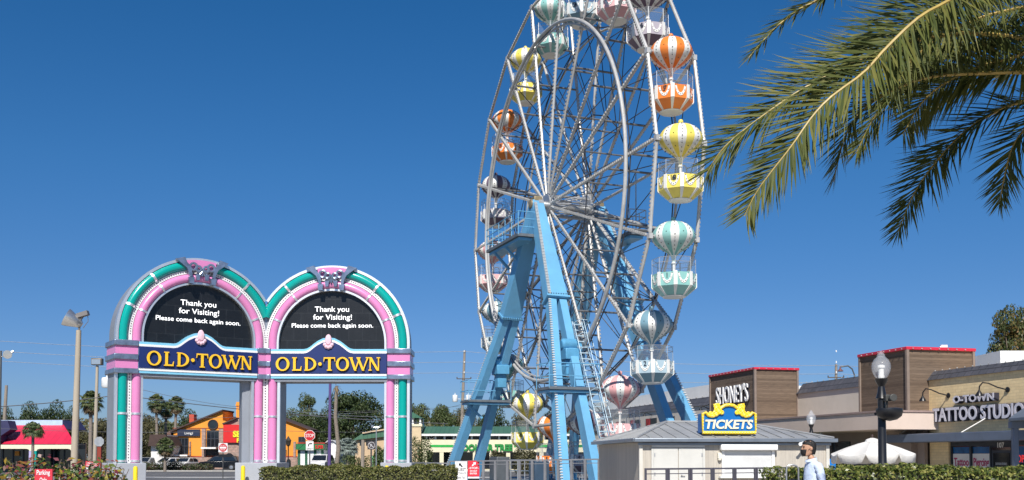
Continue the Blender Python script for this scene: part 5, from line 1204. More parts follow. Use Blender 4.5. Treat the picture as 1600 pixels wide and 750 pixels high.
GL = mat('green sign letters', (.01, .23, .04), .5)
zb_ = at(740, 704, DY).z; q = G(); q.text('DOLLAR TREE', (gx(762, DY), DY-.12, zb_), EX, EZ, -EY, width=gx(801, DY)-gx(723, DY), height=.70, depth=.09, bold=.05); q.obj('lettering', GL, fsc)
q = G(); q.bx(gx(803, DY), e1.x, DY-.05, DY-.021, at(700, 698.7, DY).z, at(700, 695, DY).z); q.obj('green_stripe', MATS['green sign stripe'], fsc)
for i in range(21):
    x = 652+i*14.2; q = G(); q.bx(gx(x, DY)-.1, gx(x, DY)+.1, DY-.03, DY+.25, z1, e0.z-.2); q.obj('clerestory_post', WHITE, gs)
for i in range(20):
    x = 652+i*14.2; q = G(); q.bx(gx(x, DY)+.12, gx(x+14.2, DY)-.12, DY+.6, DY+.65, z1, e0.z-.1); q.obj('clerestory_window', DARKGLASS, gs)
for i in range(11):
    x = 664+i*26; q = G(); q.bx(gx(x, DY)-.22, gx(x, DY)+.22, DY+.0, DY+.4, 0, z0); q.obj('column', CREAMW, gs)
q = G().bx(gx(650, DY), e1.x, DY+1.1, DY+1.19, .3, 2.5); q.obj('shop_window', DARKGLASS, gs)
# cupola tower left of it
tw = thing('cupola_tower', 'cream tower with green pyramid roof and open white cupola', 'tower', (gx(640, DY), DY, 0))
c_ = gx(634, DY); hw = (gx(660, DY)-gx(634, DY)); zt2, zm2, zl2 = at(634, 641, DY).z, at(634, 653.5, DY).z, at(634, 663, DY).z
q = G().add([(c_-hw, DY-1, zm2), (c_+hw, DY-1, zm2), (c_+hw, DY+3, zm2), (c_-hw, DY+3, zm2), (c_, DY+1, zt2+.2)], [(0, 1, 4), (1, 2, 4), (2, 3, 4), (3, 0, 4), (0, 3, 2, 1)]); q.obj('roof', GROOF, tw, smooth=None)
for i in range(5):
    for yy in (DY-.7, DY+2.7): q = G(); x = c_-hw*.9+hw*1.8*i/4; q.lathe([(.16, 0), (.10, .15), (.10, zm2-zl2-.15), (.16, zm2-zl2)], 10, (x, yy, zl2)); q.obj('column', WHITE, tw)
q = G().bx(c_-hw*.95, c_+hw*.95, DY-.8, DY+2.8, 0, zl2); q.obj('base', mat('tan tower wall', (.62, .48, .30), .8), tw)
q = G().bx(c_-hw*1.02, c_+hw*1.02, DY-.9, DY+2.9, zl2-.25, zl2); q.obj('cornice', CREAMW, tw)
# tan shop with green roof in the right arch opening, and a light green hut
ts_ = thing('tan_shop', 'tan shop with sloping green roof seen right of the silver palm', 'shop building', (gx(585, 118), 120, 0))
q = G(); slab(q, [(555, 740), (555, 686), (610, 670), (622, 670), (622, 740)], 118, 0, 9); q.obj('wall', mat('tan shop wall', (.55, .40, .25), .85, 0, .1), ts_)
q = G(); slab(q, [(550, 688), (568, 676), (622, 668), (622, 680)], 117.6, 0, 10); q.obj('roof', GROOF, ts_); q = G(); slab(q, [(566, 675.6), (622, 666.6), (622, 668.6), (566, 677.6)], 117.4, 0, 10); q.obj('ridge_trim', mat('tan ridge trim', (.6, .45, .3), .8), ts_)
for x in (562, 572, 582): q = G(); rect(q, x, x+7, 688, 696, 118, -.05, 0); q.obj('window', DARKGLASS, ts_)
q = G(); slab(q, [(581, 742), (581, 713), (589, 707), (597, 714), (597, 742)], 100, 0, 4); hu = tag(q.obj('green_hut', mat('light green hut wall', (.20, .55, .25), .7)), 'small light green gabled hut left of the right pillar', 'hut')
# striped shop and white house
GW_ = mat('dark green stripe', (.02, .10, .05), .6); st_ = thing('striped_shop', 'small shop front striped green and white with red lettering', 'shop building', (gx(486, 124), 126, 0))
q = G(); rect(q, 465, 506, 703, 745, 124, 0, 5); q.obj('wall', WHITE, st_)
for x in (465.3, 476.5, 490.5, 501.8): q = G(); rect(q, x, x+4, 703.5, 745, 124, -.06, 0.01); q.obj('green_stripe', GW_, st_)
q = G(); rect(q, 464, 507, 693.5, 702.8, 124, -.5, 4.9); q.obj('fascia', mat('green fascia', (.015, .16, .05), .5), st_)
G().text('LIQUOR', at(486, 700.6, 123.4), EX, EZ, -EY, width=2.2, height=.42, depth=.05, bold=.04).obj('lettering', mat('red lettering', (.6, .02, .02), .5), st_) if False else G().text('SUPER', at(499, 700.8, 123.45), EX, EZ, -EY, width=1.0, height=.42, depth=.05, bold=.03).obj('lettering', mat('red lettering', (.6, .02, .02), .5), st_)
q = G(); rect(q, 466, 509, 691.4, 693.3, 124, -.55, 5); q.obj('roof_edge', mat('red tile edge', (.35, .05, .03), .7), st_)
wh = thing('white_house', 'small white gabled building between purple pole and bare trunk', 'building', (gx(517, 126), 128, 0))
q = G(); slab(q, [(507, 742), (507, 692), (513, 688), (521, 688.5), (528, 694), (528, 742)], 126, 0, 6); q.obj('wall', WHITE, wh); q = G(); slab(q, [(506, 693), (513, 687), (521, 687.3), (529, 693.6), (528.5, 694.8), (520.6, 688.8), (513.3, 688.6), (506.6, 694.4)], 125.7, 0, 6.5); q.obj('roof', mat('pale grey roof', (.45, .46, .48), .7), wh)

# ------------------------------------------------------------------ vehicles across the road
RUB = mat('tyre rubber', (.02, .02, .021), .8); RIMM = mat('wheel rim', (.45, .46, .48), .35, .8)
def car(px, Y, rz, L, W_, H, rgb, label, kind='suv', nm='parked_car'):
    root = thing(nm, label, 'car', (0, 0, 0), 0, 'cars parked across the road')
    pm = mat('car paint %.2f %.2f' % (rgb[0], rgb[2]), rgb, .2, .1, .04, 1, spec=.6)
    hl = L/2; zb = .32
    if kind == 'suv': low = [(-hl, zb), (-hl, .78), (-hl+.12, .95), (-hl+1.05, 1.06), (hl-.12, 1.08), (hl, .9), (hl, zb)]; cab = [(-hl+.95, 1.05), (-hl+1.75, H-.08), (-hl+2.1, H), (hl-.75, H), (hl-.35, H-.1), (hl-.1, 1.07)]
    else: low = [(-hl, zb), (-hl, .66), (-hl+.1, .78), (-hl+1.15, .90), (hl-.1, .92), (hl, .8), (hl, zb)]; cab = [(-hl+1.05, .90), (-hl+1.85, H-.04), (-hl+2.2, H), (hl-1.3, H), (hl-.45, .92)]
    b = G().prism(low, (0, 0, 0), EX, EZ, EY, -W_/2, W_/2); bo = b.obj('body', pm, root, bevel=.06)
    q = G(); n = len(cab); ins = .16
    vs = [V((x, s_*(W_/2-.03-(ins if z > 1.1 else 0)), z)) for s_ in (-1, 1) for x, z in cab]
    q.add(vs, [tuple(range(n)), tuple(range(n, 2*n))]+[(i, (i+1) % n, n+(i+1) % n, n+i) for i in range(n)]); cb_ = q.obj('cabin', pm, bo, bevel=.05)
    q = G(); zz0, zz1 = (1.12, H-.13) if kind == 'suv' else (.97, H-.10); x0, x1 = cab[0][0]+.35, cab[-1][0]-.25
    for s_ in (-1, 1):
        y0, y1 = s_*(W_/2-.015), s_*(W_/2-.16)
        m_ = (x0+x1)/2
        for a, b_ in ((x0, m_-.06), (m_+.06, x1)):
            ta = .5 if a == x0 else 0; tb = .3 if b_ == x1 else 0; q.add([(a, y0, zz0), (b_, y0, zz0), (b_-tb, y1+s_*.03, zz1), (a+ta, y1+s_*.03, zz1)], [(0, 1, 2, 3)])
    c0, c1 = V((cab[0][0], 0, cab[0][1])), V((cab[1][0], 0, cab[1][1])); d_ = (c1-c0); nf = V((-d_.z, 0, d_.x)).normalized()*.02; wy = W_/2-.12
    q.add([c0+d_*.1+nf+V((0, -wy, 0)), c0+d_*.1+nf+V((0, wy, 0)), c0+d_*.95+nf+V((0, wy-.12, 0)), c0+d_*.95+nf+V((0, -wy+.12, 0))], [(0, 1, 2, 3)])
    q.obj('window', DARKGLASS, bo, smooth=None)
    for x in (-hl+.85, hl-.85):
        for s_ in (-1, 1):
            w_ = G().lathe([(.20, 0), (.33, .01), (.35, .05), (.35, .17), (.33, .21), (.20, .22)], 20, (x, s_*(W_/2-.20), .35), ax=(EX, EZ, EY*s_)); wo = w_.obj('wheel', RUB, root)
            G().lathe([(.21, .0), (.21, .225), (.05, .235)], 14, (x, s_*(W_/2-.20), .35), ax=(EX, EZ, EY*s_)).obj('rim', RIMM, wo)
    for s_ in (-1, 1):
        G().box((-hl+.06, s_*(W_/2-.25), .80 if kind == 'suv' else .68), (.16, .34, .16)).obj('headlight', mat('headlight glass', (.7, .72, .75), .1, .3), bo, bevel=.03)
        G().box((hl-.03, s_*(W_/2-.2), .85), (.1, .25, .2)).obj('tail_light', mat('tail light red', (.4, .01, .01), .2), bo, bevel=.02)
    G().box((-hl-.005, 0, .55), (.04, W_*.55, .16)).box((hl+.005, 0, .6), (.03, .5, .14)).obj('grille', BLACK, bo)
    root.location = (gx(px, Y), Y, 0.01); root.rotation_euler = (0, 0, rz)
    return root
car(344, 118, R(4), 4.6, 1.86, 1.70, (.008, .009, .013), 'black suv in side view before the orange building')
car(290, 126, R(82), 4.5, 1.78, 1.46, (.70, .70, .69), 'white car facing the road between the palm and the black suv', 'sedan')
car(264, 125, R(60), 4.5, 1.78, 1.46, (.68, .68, .68), 'white car half hidden behind the small low palm', 'sedan')
car(231, 126, R(75), 4.6, 1.8, 1.5, (.40, .41, .42), 'silver car at the left end of the arch opening', 'sedan')
car(503, 122, R(86), 5.0, 1.95, 1.85, (.74, .74, .73), 'white van facing the road beside the purple pole', 'suv', 'parked_van')
car(244, 128, R(20), 4.5, 1.8, 1.5, (.02, .02, .022), 'dark car behind the reddish shrub under the palms', 'sedan')
# ------------------------------------------------------------------ poles, wires, signs
CPOL = mat('concrete pole', (.40, .345, .27), .9, 0, .12, 1.5, .1, 20, stretch=(3, 3, .3), dirt=.2)
WPOL = mat('weathered wood pole', (.27, .23, .19), .95, 0, .25, 2, .3, 30, stretch=(6, 6, .3))
ALU = mat('spun aluminium lamp', (.72, .72, .70), .28, .85, .1)
def light_pole(px, ytop, Y, r, label, kind, m=CPOL, lean=0, nm='light_pole'):
    p = at(px, ytop, Y); root = thing(nm, label, 'light pole', (p.x, Y, 0)); base = V((p.x-lean, Y, 0))
    G().path([base, base+(p-base)*.5, p], [r*1.25, r*1.1, r*.85], 12).obj('pole', m, root)
    if kind == 'flood':
        q = G(); d = V((-.80, -.25, .42)).normalized(); sx_ = d.cross(Z3).normalized(); uy = sx_.cross(d); c = p+V((-.10, 0, .36))
        q.lathe([(.10, -.25), (.18, -.18), (.24, 0), (.34, .26), (.40, .44), (.41, .5), (.36, .49), (.2, .30)], 18, c, ax=(sx_, uy, d)); q.obj('floodlight', ALU, root)
        q = G().path([p-Z3*.1, p+Z3*.35+V((.06, 0, 0)), c], .045, 6); q.box(p+V((.18, 0, .72)), (.5, .26, .2), (V((.95, 0, .3)), V((0, 1, 0)), V((-.3, 0, .95)))); q.tube(p+V((-.05, 0, .3)), p+V((.2, 0, .68)), .06); q.path([p+V((.4, 0, .66)), p+V((.42, 0, .4)), p+V((.2, 0, .1))], .015, 5); q.obj('ballast', mat('grey lamp bracket', (.22, .20, .19), .5, .5), root)
    else:
        q = G().box(p+Z3*.35, (.85, .5, .55)); lo = q.obj('lamp_head', mat('dull bronze lamp', (.20, .16, .12), .5, .4), root, bevel=.05); G().box(p+V((0, -.27, .32)), (.7, .06, .4)).obj('lens', ALU, lo); G().tube(p-Z3*.2, p+Z3*.1, .09).obj('bracket', STEEL, root)
    return root
light_pole(123, 516, 46, .13, 'thick concrete pole with one silver floodlight', 'flood', lean=.12)
light_pole(152, 572, 82, .13, 'slimmer light pole with square lamp beside the arches', 'box', lean=.1)
lp = light_pole(1, 548, 62, .09, 'dark light pole at the left picture edge', 'none', m=mat('dark grey pole', (.12, .13, .14), .5, .4))
for ch in children(lp):
    if ch.name.startswith(('lamp_head', 'bracket')):
        for c2 in children(ch): bpy.data.objects.remove(c2)
        bpy.data.objects.remove(ch)
p = at(1, 556, 62); q = G(); d = V((.3, -.9, -.1)).normalized(); sx_ = d.cross(Z3).normalized(); q.lathe([(.08, -.3), (.2, -.2), (.26, 0), (.26, .05), (.0, .06)], 16, p+V((.42, 0, .08)), ax=(sx_, sx_.cross(d), d)); q.tube(p+V((0, 0, -.05)), p+V((.4, 0, 0)), .03); q.tube(p+V((.45, .1, .1)), p+V((.68, .2, .32)), .07); q.obj('floodlight', ALU, lp)
def util_pole(px0, px1, ytop, Y, r, label, arm=None, cans=()):
    p = at(px1, ytop, Y); b = V((gx(px0, Y), Y, 0)); root = thing('utility_pole', label, 'utility pole', tuple(b)); G().path([b, (b+p)/2, p], [r*1.15, r, r*.75], 9).obj('pole', WPOL, root)
    if arm: q = G(); c = at(px1-1, arm, Y); q.box(c+V((0, -.15, 0)), (2.0, .1, .12)); [q.lathe([(.05, 0), (.09, .08), (.05, .2)], 8, c+V((s_, -.15, .06))) for s_ in (-.95, .95)]; q.obj('cross_arm', mat('dark cross arm', (.10, .085, .075), .9), root)
    for cx_, cy_, ch_ in cans: q = G(); c = at(cx_, cy_, Y); q.lathe([(.05, ch_+.25), (.05, ch_), (.32, ch_-.05), (.36, ch_-.15), (.36, .12), (.3, 0)][::-1], 14, c); q.tube(c+Z3*.4, V((p.x, Y, c.z+.4)), .04, n=5); q.obj('transformer', mat('white transformer', (.72, .73, .74), .5), root)
    q = G()
    for z in (549, 566, 582): q.lathe([(.06, 0), (.08, .1), (.05, .25)], 8, at(px1-.6, z+1.5, Y)+V((0, -.2, 0)))
    if arm: q.obj('insulator', WHITE, root)
    return root
util_pole(719, 726, 547.5, 140, .21, 'tall weathered utility pole carrying two white transformers', 592, ((711, 628, 1.0), (732, 628, 1.0)))
util_pole(3, 10, 602, 120, .22, 'leaning wooden utility pole in front of the red roof')
util_pole(184, 186, 560, 70, .16, 'utility pole behind the left arch pillar with a white transformer', None, ((167, 606, .75),))
util_pole(1305, 1306.5, 569, 125, .20, 'utility pole between the two wooden tower blocks', 590)
WIRE = mat('power cable', (.10, .10, .11), .6); WIRL = mat('grey cable', (.30, .31, .33), .6)
def wire(pts, label, r=.03, m=WIRE):
    P = [at(*p) for p in pts]; Q = []
    for a, b in zip(P[:-1], P[1:]):
        L = (b-a).length
        for i in range(16): t = i/16; Q.append(a+(b-a)*t-Z3*(L*.012*4*t*(1-t)))
    Q.append(P[-1]); o = G().path(Q, r, 5).obj('power_line', m); tag(o, label, 'power line', 'overhead power lines')
for y0, y1, y2, y3, lb in ((529, 549, 571, 574, 'highest overhead wire of the three tied to the tall utility pole'), (545, 565.5, 584, 587, 'middle overhead wire of the three tied to the tall utility pole'), (560, 582, 597, 600, 'lowest overhead wire of the three tied to the tall utility pole')):
    wire([(-60, y0, 125), (725, y1, 139.8), (1307, y2, 124.8), (1700, y3, 120)], lb, .026, WIRL)
wire([(-30, 637, 66), (186, 617, 69.8), (700, 662, 82)], 'dark sagging cable through the left arch opening', .030)
wire([(-30, 655, 112), (186, 652, 112), (640, 640, 116), (720, 632, 140)], 'thin cable across the trees through both arch openings', .02)
wire([(-30, 668, 96), (420, 672, 98), (640, 673, 105)], 'thin low cable in front of the orange building', .018)
wire([(430, 643, 118), (640, 638, 130), (722, 634, 139)], 'thin cable above the large oak', .018)
wire([(186, 600, 70), (430, 640, 100), (640, 652, 112)], 'thin cable slanting down behind the left screen', .018, WIRL)
# purple pole, thin white lamp pole, grey post
q = G().path([(gx(514.5, 66), 66, 0), at(516, 590, 66)], [.11, .085], 10); tag(q.obj('purple_pole', mat('purple pole paint', (.10, .065, .20), .5)), 'tall thin purple pole in the right arch opening', 'pole')
q = G().path([(gx(588, 84), 84, 0), at(588, 668, 84)], .045, 8); lpw = thing('street_lamp', 'thin white pole with twin lamps left of the right pillar', 'street lamp', (gx(588, 84), 84, 0)); q.obj('pole', STEEL, lpw); q = G(); p = at(588, 668, 84); q.tube(p+V((-.3, 0, 0)), p+V((.3, 0, 0)), .035); [q.ball(p+V((s_, 0, .08)), .13, 8) for s_ in (-.32, .32)]; q.obj('lamp_head', ALU, lpw)
q = G().path([(gx(566.5, 70), 70, 0), at(567, 687, 70)], .12, 8); tag(q.obj('wooden_post', WPOL), 'short weathered grey post left of the dark round sign', 'post')
sl = thing('street_lamp', 'black lantern lamp post in front of the orange building', 'street lamp', (gx(450.5, 112), 112, 0)); p = at(450.5, 697, 112)
G().lathe([(.16, 0), (.14, .5), (.07, .6), (.06, p.z-.1), (.10, p.z)], 10, (p.x, 112, 0)).obj('pole', BLACK, sl); G().lathe([(.10, 0), (.24, .1), (.30, .55), (.34, .6), (.1, .95), (.03, 1.1)], 8, p).obj('lantern', mat('dark lantern', (.05, .04, .03), .4), sl)
# road signs
SIGNW = mat('white sign face', (.78, .78, .78), .5, 0, .03); SIGNR = mat('red sign face', (.50, .012, .02), .45, 0, .05); GPOST = mat('sign post', (.10, .10, .10), .6, .4)
def oct8(r): return [(r*cos(R(22.5+45*i)), r*sin(R(22.5+45*i))) for i in range(8)]
SY = 56; st = thing('stop_sign', 'red octagonal STOP sign above a white right turn plate', 'road sign', (gx(484, SY), SY, 0)); c = at(484, 680.5, SY); r_ = 8.8*SY/F
G().tube((c.x, SY+.04, 0), (c.x, SY+.04, c.z+.2), .035).obj('post', GPOST, st)
so_ = G().prism(oct8(r_), c, EX, EZ, -EY, 0, .012).obj('octagon', SIGNW, st); G().prism(oct8(r_*.92), c, EX, EZ, -EY, .010, .016).obj('red_face', SIGNR, so_)
G().text('STOP', c-Z3*r_*.30-EY*.017, EX, EZ, -EY, width=r_*1.45, height=r_*.62, depth=.006, bold=.012).obj('lettering', SIGNW, so_, smooth=None)
c2 = at(484, 696.5, SY); h_ = 7*SY/F; pl_ = G().prism([(-h_*.85, -h_), (h_*.85, -h_), (h_*.85, h_), (-h_*.85, h_)], c2, EX, EZ, -EY, 0, .012).obj('turn_plate', SIGNW, st)
q = G().ring([(-.10, -.09), (-.085, .02), (-.03, .075), (.06, .085)], [(-.045, -.09), (-.035, -.0), (-.0, .03), (.06, .035)], c2+Z3*.06, EX, EZ, -EY, .012, .017); q.prism([(.05, .12), (.15, .06), (.05, .0)], c2+Z3*.06, EX, EZ, -EY, .012, .018); q.text('ONLY', c2-Z3*.2-EY*.013, EX, EZ, -EY, width=.33, height=.09, depth=.005, bold=.01); q.obj('arrow', BLACK, pl_, smooth=None)
NY = 74; dn = thing('do_not_enter_sign', 'square white DO NOT ENTER sign with red disc', 'road sign', (gx(348.5, NY), NY, 0)); c = at(348.5, 699.5, NY); h_ = 7*NY/F
G().tube((c.x, NY+.04, 0), (c.x, NY+.04, c.z+.1), .035).obj('post', GPOST, dn); pl_ = G().prism([(-h_, -h_), (h_, -h_), (h_, h_), (-h_, h_)], c, EX, EZ, -EY, 0, .012).obj('plate', SIGNW, dn, bevel=.0)
G().prism([(h_*.92*cos(R(15*i)), h_*.92*sin(R(15*i))) for i in range(24)], c, EX, EZ, -EY, .01, .016).obj('red_disc', SIGNR, pl_); q = G().prism([(-h_*.7, -.06), (h_*.7, -.06), (h_*.7, .06), (-h_*.7, .06)], c, EX, EZ, -EY, .01, .02); q.text('DO NOT', c+Z3*.10-EY*.017, EX, EZ, -EY, width=.36, height=.1, depth=.005).text('ENTER', c-Z3*.2-EY*.017, EX, EZ, -EY, width=.34, height=.1, depth=.005); q.obj('bar', SIGNW, pl_, smooth=None)
c3 = at(351, 712, NY); q = G().prism([(-.55, -.10), (.40, -.10), (.56, 0), (.40, .10), (-.55, .10)], c3+V((.1, 0, 0)), EX, EZ, -EY, 0, .02); q.obj('arrow_plate', BLACK, dn)
KY = 60; ns_ = thing('no_turn_sign', 'dark square sign with slashed circle beside the wooden post', 'road sign', (gx(580, KY), KY, 0)); c = at(580.5, 696, KY); h_ = 6.3*KY/F
G().tube((c.x-.02, KY+.04, 0), (c.x-.02, KY+.04, c.z), .05).obj('post', GPOST, ns_); pl_ = G().prism([(-h_, -h_), (h_, -h_), (h_, h_), (-h_, h_)], c, EX, EZ, -EY, 0, .02).obj('plate', mat('dark sign plate', (.05, .04, .045), .6), ns_)
q = G().path([c-EY*.03+V((h_*.8*cos(R(15*i)), 0, h_*.8*sin(R(15*i)))) for i in range(24)], .018, 5, closed=True); q.tube(c-EY*.03+V((-.15, 0, .13)), c-EY*.03+V((.15, 0, -.13)), .016); q.text('R', c-EY*.022-Z3*.1, EX, EZ, -EY, height=.2, depth=.005); q.obj('symbol', mat('grey sign symbol', (.5, .5, .52), .5), pl_, smooth=None)
# red parking boards in the bush, and the back of a sign at the left
def board(px0, px1, py0, py1, Y, label, lines, tilt=0):
    a, b = at(px0, py1, Y), at(px1, py0, Y); c = (a+b)/2; w_, h_ = abs(b.x-a.x), abs(b.z-a.z); root = thing('sign_board', label, 'sign', (c.x, Y, 0)); ex = V((cos(tilt), 0, sin(tilt))); ez = V((-sin(tilt), 0, cos(tilt)))
    bo = G().prism([(-w_/2, -h_/2), (w_/2, -h_/2), (w_/2, h_/2), (-w_/2, h_/2)], c, ex, ez, -EY, 0, .02).obj('panel', mat('red board', (.55, .03, .05), .5), root)
    q = G()
    for s_ in (-.42, .42): q.bx(c.x+s_*w_-.02, c.x+s_*w_+.02, Y+.001, Y+.04, 0, c.z)
    q.obj('post', WHITE, root)
    for t_, dy, hh, ww in lines: G().text(t_, c+ez*dy*h_-EY*.021, ex, ez, -EY, width=w_*ww, height=h_*hh, depth=.005, bold=.01).obj('lettering', SIGNW, bo, smooth=None)
board(134, 155, 721.5, 730, 20, 'small tilted red board with white lettering near the left pillar', (('PARKING', .05, .3, .8), ('FREE ENTRY', -.36, .26, .8)), tilt=-.12)
board(55, 83, 733, 756, 12.6, 'larger red board with white lettering inside the flowering bush', (('Parking', .12, .34, .75), ('Only', -.36, .3, .4)))
q = thing('road_sign', 'back of a grey road sign on a dark red post', 'road sign', (gx(154, 58), 58, 0)); c = at(155, 690, 58); G().prism(oct8(.29), c, EX, EZ, -EY, 0, .015).obj('plate', STEEL, q); G().bx(c.x-.12, c.x+.10, 58.02, 58.2, 0, c.z-.2).obj('post', mat('dark red post', (.22, .03, .015), .7), q)

# ------------------------------------------------------------------ fences
RAIL = mat('grey purple rail paint', (.10, .095, .12), .45, .3, .15, dirt=.15)
def fence(A, B, n, label, h, m=RAIL, kind='pair', nm='queue_fence', gap=.06, mesh=None):
    A, B = V(A), V(B); root = thing(nm, label, 'fence', tuple(V((A.x, A.y, 0)))); d = (B-A); d.z = 0; L = d.length; d.normalize(); nn = V((d.y, -d.x, 0))
    for i in range(n):
        s0, s1 = L*i/n+gap/2, L*(i+1)/n-gap/2; z0 = A.z+(B.z-A.z)*(i/n); z1 = A.z+(B.z-A.z)*((i+1)/n); p0 = V((A.x, A.y, 0))+d*s0; p1 = V((A.x, A.y, 0))+d*s1
        q = G()
        for p, z in ((p0, z0), (p1, z1)): q.beam(p, p+Z3*z, .05, .05, d)
        q.beam(p0+Z3*(z0-.025)+d*.025, p1+Z3*(z1-.025)-d*.025, .05, .05, nn)
        q.beam(p0+Z3*(z0-.16)+d*.025, p1+Z3*(z1-.16)-d*.025, .025, .025, nn); q.beam(p0+Z3*.15+d*.025, p1+Z3*.15-d*.025, .04, .04, nn)
        if kind == 'bars':
            for j in range(1, 6): p = p0+(p1-p0)*j/6; q.tube(p+Z3*.15, p+Z3*(z0-.16), .008, n=4)
        q.obj('panel', m, root)
    return root
fA = at(1007, 731.6, 28.6); fB = at(1246, 729.6, 30.6)
fence(fA, fB, 7, 'dark grey queue railing in front of the ticket booth', 1.2, gap=.07)
fence(at(642, 722, 47), at(701, 723, 44), 5, 'short grey fence between right arch pillar and wheel', 1.3, STEEL, 'bars', gap=.03)
fence(at(702, 720, 41.5), at(936, 716.5, 36.8), 12, 'long grey fence around the foot of the wheel', 1.45, mat('grey fence steel', (.30, .30, .31), .5, .5, .15), 'pair', gap=.05)
q = G(); h0 = at(1228.5, 745, 22); pts_ = []
hoop = [(1228.8, 770), (1228.8, 735), (1229.6, 729), (1233, 726.6), (1239, 726.2), (1245, 728.4), (1247.5, 732), (1248, 770)]
q.path([at(x, y, 17.2) if y < 760 else V((at(x, 750, 17.2).x, 17.2, 0)) for x, y in hoop], .014, 8)
tag(q.obj('fence_hoop', mat('steel hoop', (.40, .40, .41), .35, .6)), 'bent silver tube hoop at the right end of the queue railing', 'railing')
# guest entrance / stop boards on the fence
def panel(px0, px1, py0, py1, Y, nm, label, m, build):
    a, b = at(px0, py1, Y), at(px1, py0, Y); c = (a+b)/2; w_, h_ = b.x-a.x, b.z-a.z; root = thing(nm, label, 'sign', (c.x, Y, 0)); bo = G().prism([(-w_/2, -h_/2), (w_/2, -h_/2), (w_/2, h_/2), (-w_/2, h_/2)], c, EX, EZ, -EY, 0, .025).obj('panel', m, root)
    build(bo, c-EY*.026, w_, h_); G().bx(c.x-.03, c.x+.03, Y+.001, Y+.05, 0, c.z).obj('post', GPOST, root)
def arrow(c, ang, L, m, par):
    ex = V((cos(ang), 0, sin(ang))); ey = V((-sin(ang), 0, cos(ang))); G().prism([(-L/2, -L*.14), (L*.05, -L*.14), (L*.05, -L*.36), (L/2, 0), (L*.05, L*.36), (L*.05, L*.14), (-L/2, L*.14)], c, ex, ey, -EY, 0, .006).obj('arrow', m, par)
def b1(bo, c, w_, h_):
    arrow(c+Z3*h_*.32+EX*w_*-.05, R(135), w_*.42, BLACK, bo); q = G().text('GUEST', c+Z3*h_*.02, EX, EZ, -EY, width=w_*.8, height=h_*.15, depth=.005, bold=.012).text('ENTRANCE', c-Z3*h_*.13, EX, EZ, -EY, width=w_*.85, height=h_*.09, depth=.005); q.text('Thank You!', c-Z3*h_*.37, EX, EZ, -EY, width=w_*.7, height=h_*.14, depth=.005, shear=.4); q.obj('lettering', BLACK, bo, smooth=None)
def b2_(bo, c, w_, h_):
    arrow(c+Z3*h_*.3+EX*w_*.04, R(45), w_*.45, SIGNW, bo); q = G().text('-STOP-', c-Z3*h_*.02, EX, EZ, -EY, width=w_*.85, height=h_*.13, depth=.005, bold=.02).text('DO NOT', c-Z3*h_*.2, EX, EZ, -EY, width=w_*.62, height=h_*.11, depth=.005, bold=.02).text('ENTER', c-Z3*h_*.36, EX, EZ, -EY, width=w_*.62, height=h_*.11, depth=.005, bold=.02); q.obj('lettering', SIGNW, bo, smooth=None)
panel(711, 730, 721, 752, 40.6, 'entrance_sign_board', 'white GUEST ENTRANCE board with black arrow on the fence', SIGNW, b1)
panel(731, 749, 720, 744.5, 40.55, 'stop_sign_board', 'red STOP DO NOT ENTER board with white arrow on the fence', mat('bright red board', (.62, .02, .04), .5), b2_)
panel(731, 749, 745, 752, 40.55, 'notice_board', 'narrow black and white notice under the red STOP board', SIGNW, lambda bo, c, w_, h_: G().prism([(-w_/2, -h_*.5), (w_/2, -h_*.5), (w_/2, h_*.15), (-w_/2, h_*.15)], c, EX, EZ, -EY, .0, .004).obj('black_band', BLACK, bo))
# loading platform, base frame and cabinets under the wheel
lpf = thing('loading_platform', 'grey steel boarding platform under the wheel behind the fence', 'platform', tuple(wp(0, 0, 0)))
q = G().box(wp(0, 0, .28), (13, 3.6, .12), (WU, WA, Z3)); q.obj('deck', DECK, lpf)
q = G()
for i in range(14):
    for s_ in (-1, 1):
        p = wp(-6.4+i*.985, s_*1.75, .3); q.tube(p, p+Z3*1.1, .025, n=5)
for s_ in (-1, 1):
    for h in (.55, 1.1): q.tube(wp(-6.4, s_*1.75, .3+h), wp(6.4, s_*1.75, .3+h), .025, n=5)
q.obj('railing', STEEL, lpf)
q = G()
for v_ in (-2.2, 2.2, -3.9, 3.9): q.beam(wp(-8.6, v_, .14), wp(8.6, v_, .14), .4, .26, WA)
for u_ in (-8, -4, 0, 4, 8): q.beam(wp(u_, -4.4, .12), wp(u_, 4.4, .12), .4, .22, WU)
q.obj('base_frame', BLUE, lpf)
for (u_, v_, w_, h_, m_, lb) in ((3.2, -2.9, .8, 1.1, mat('dark blue grey cabinet', (.04, .07, .11), .5), 'low dark blue control cabinet between the front legs of the wheel'), (-1.5, -3.1, 1.1, 1.3, MATS['dark grey pole'], 'dark grey equipment box left of the pale front leg'), (5.4, -.2, 1.0, 1.5, MATS['dark grey pole'], 'dark grey operator booth beside the ladder foot')):
    cpos = wp(u_, v_, .26); r0_ = thing('control_cabinet', lb, 'cabinet', tuple(cpos)); q = G().box(cpos+Z3*h_/2, (w_, .7, h_), (WU, WA, Z3)); bo = q.obj('cabinet_box', m_, r0_, bevel=.03); q = G().box(cpos+Z3*h_/2-WA*.36, (w_*.86, .02, h_*.86), (WU, WA, Z3)); q.box(cpos+Z3*h_*.55-WA*.39+WU*w_*.3, (.04, .05, .16), (WU, WA, Z3)); q.obj('door', m_, bo)
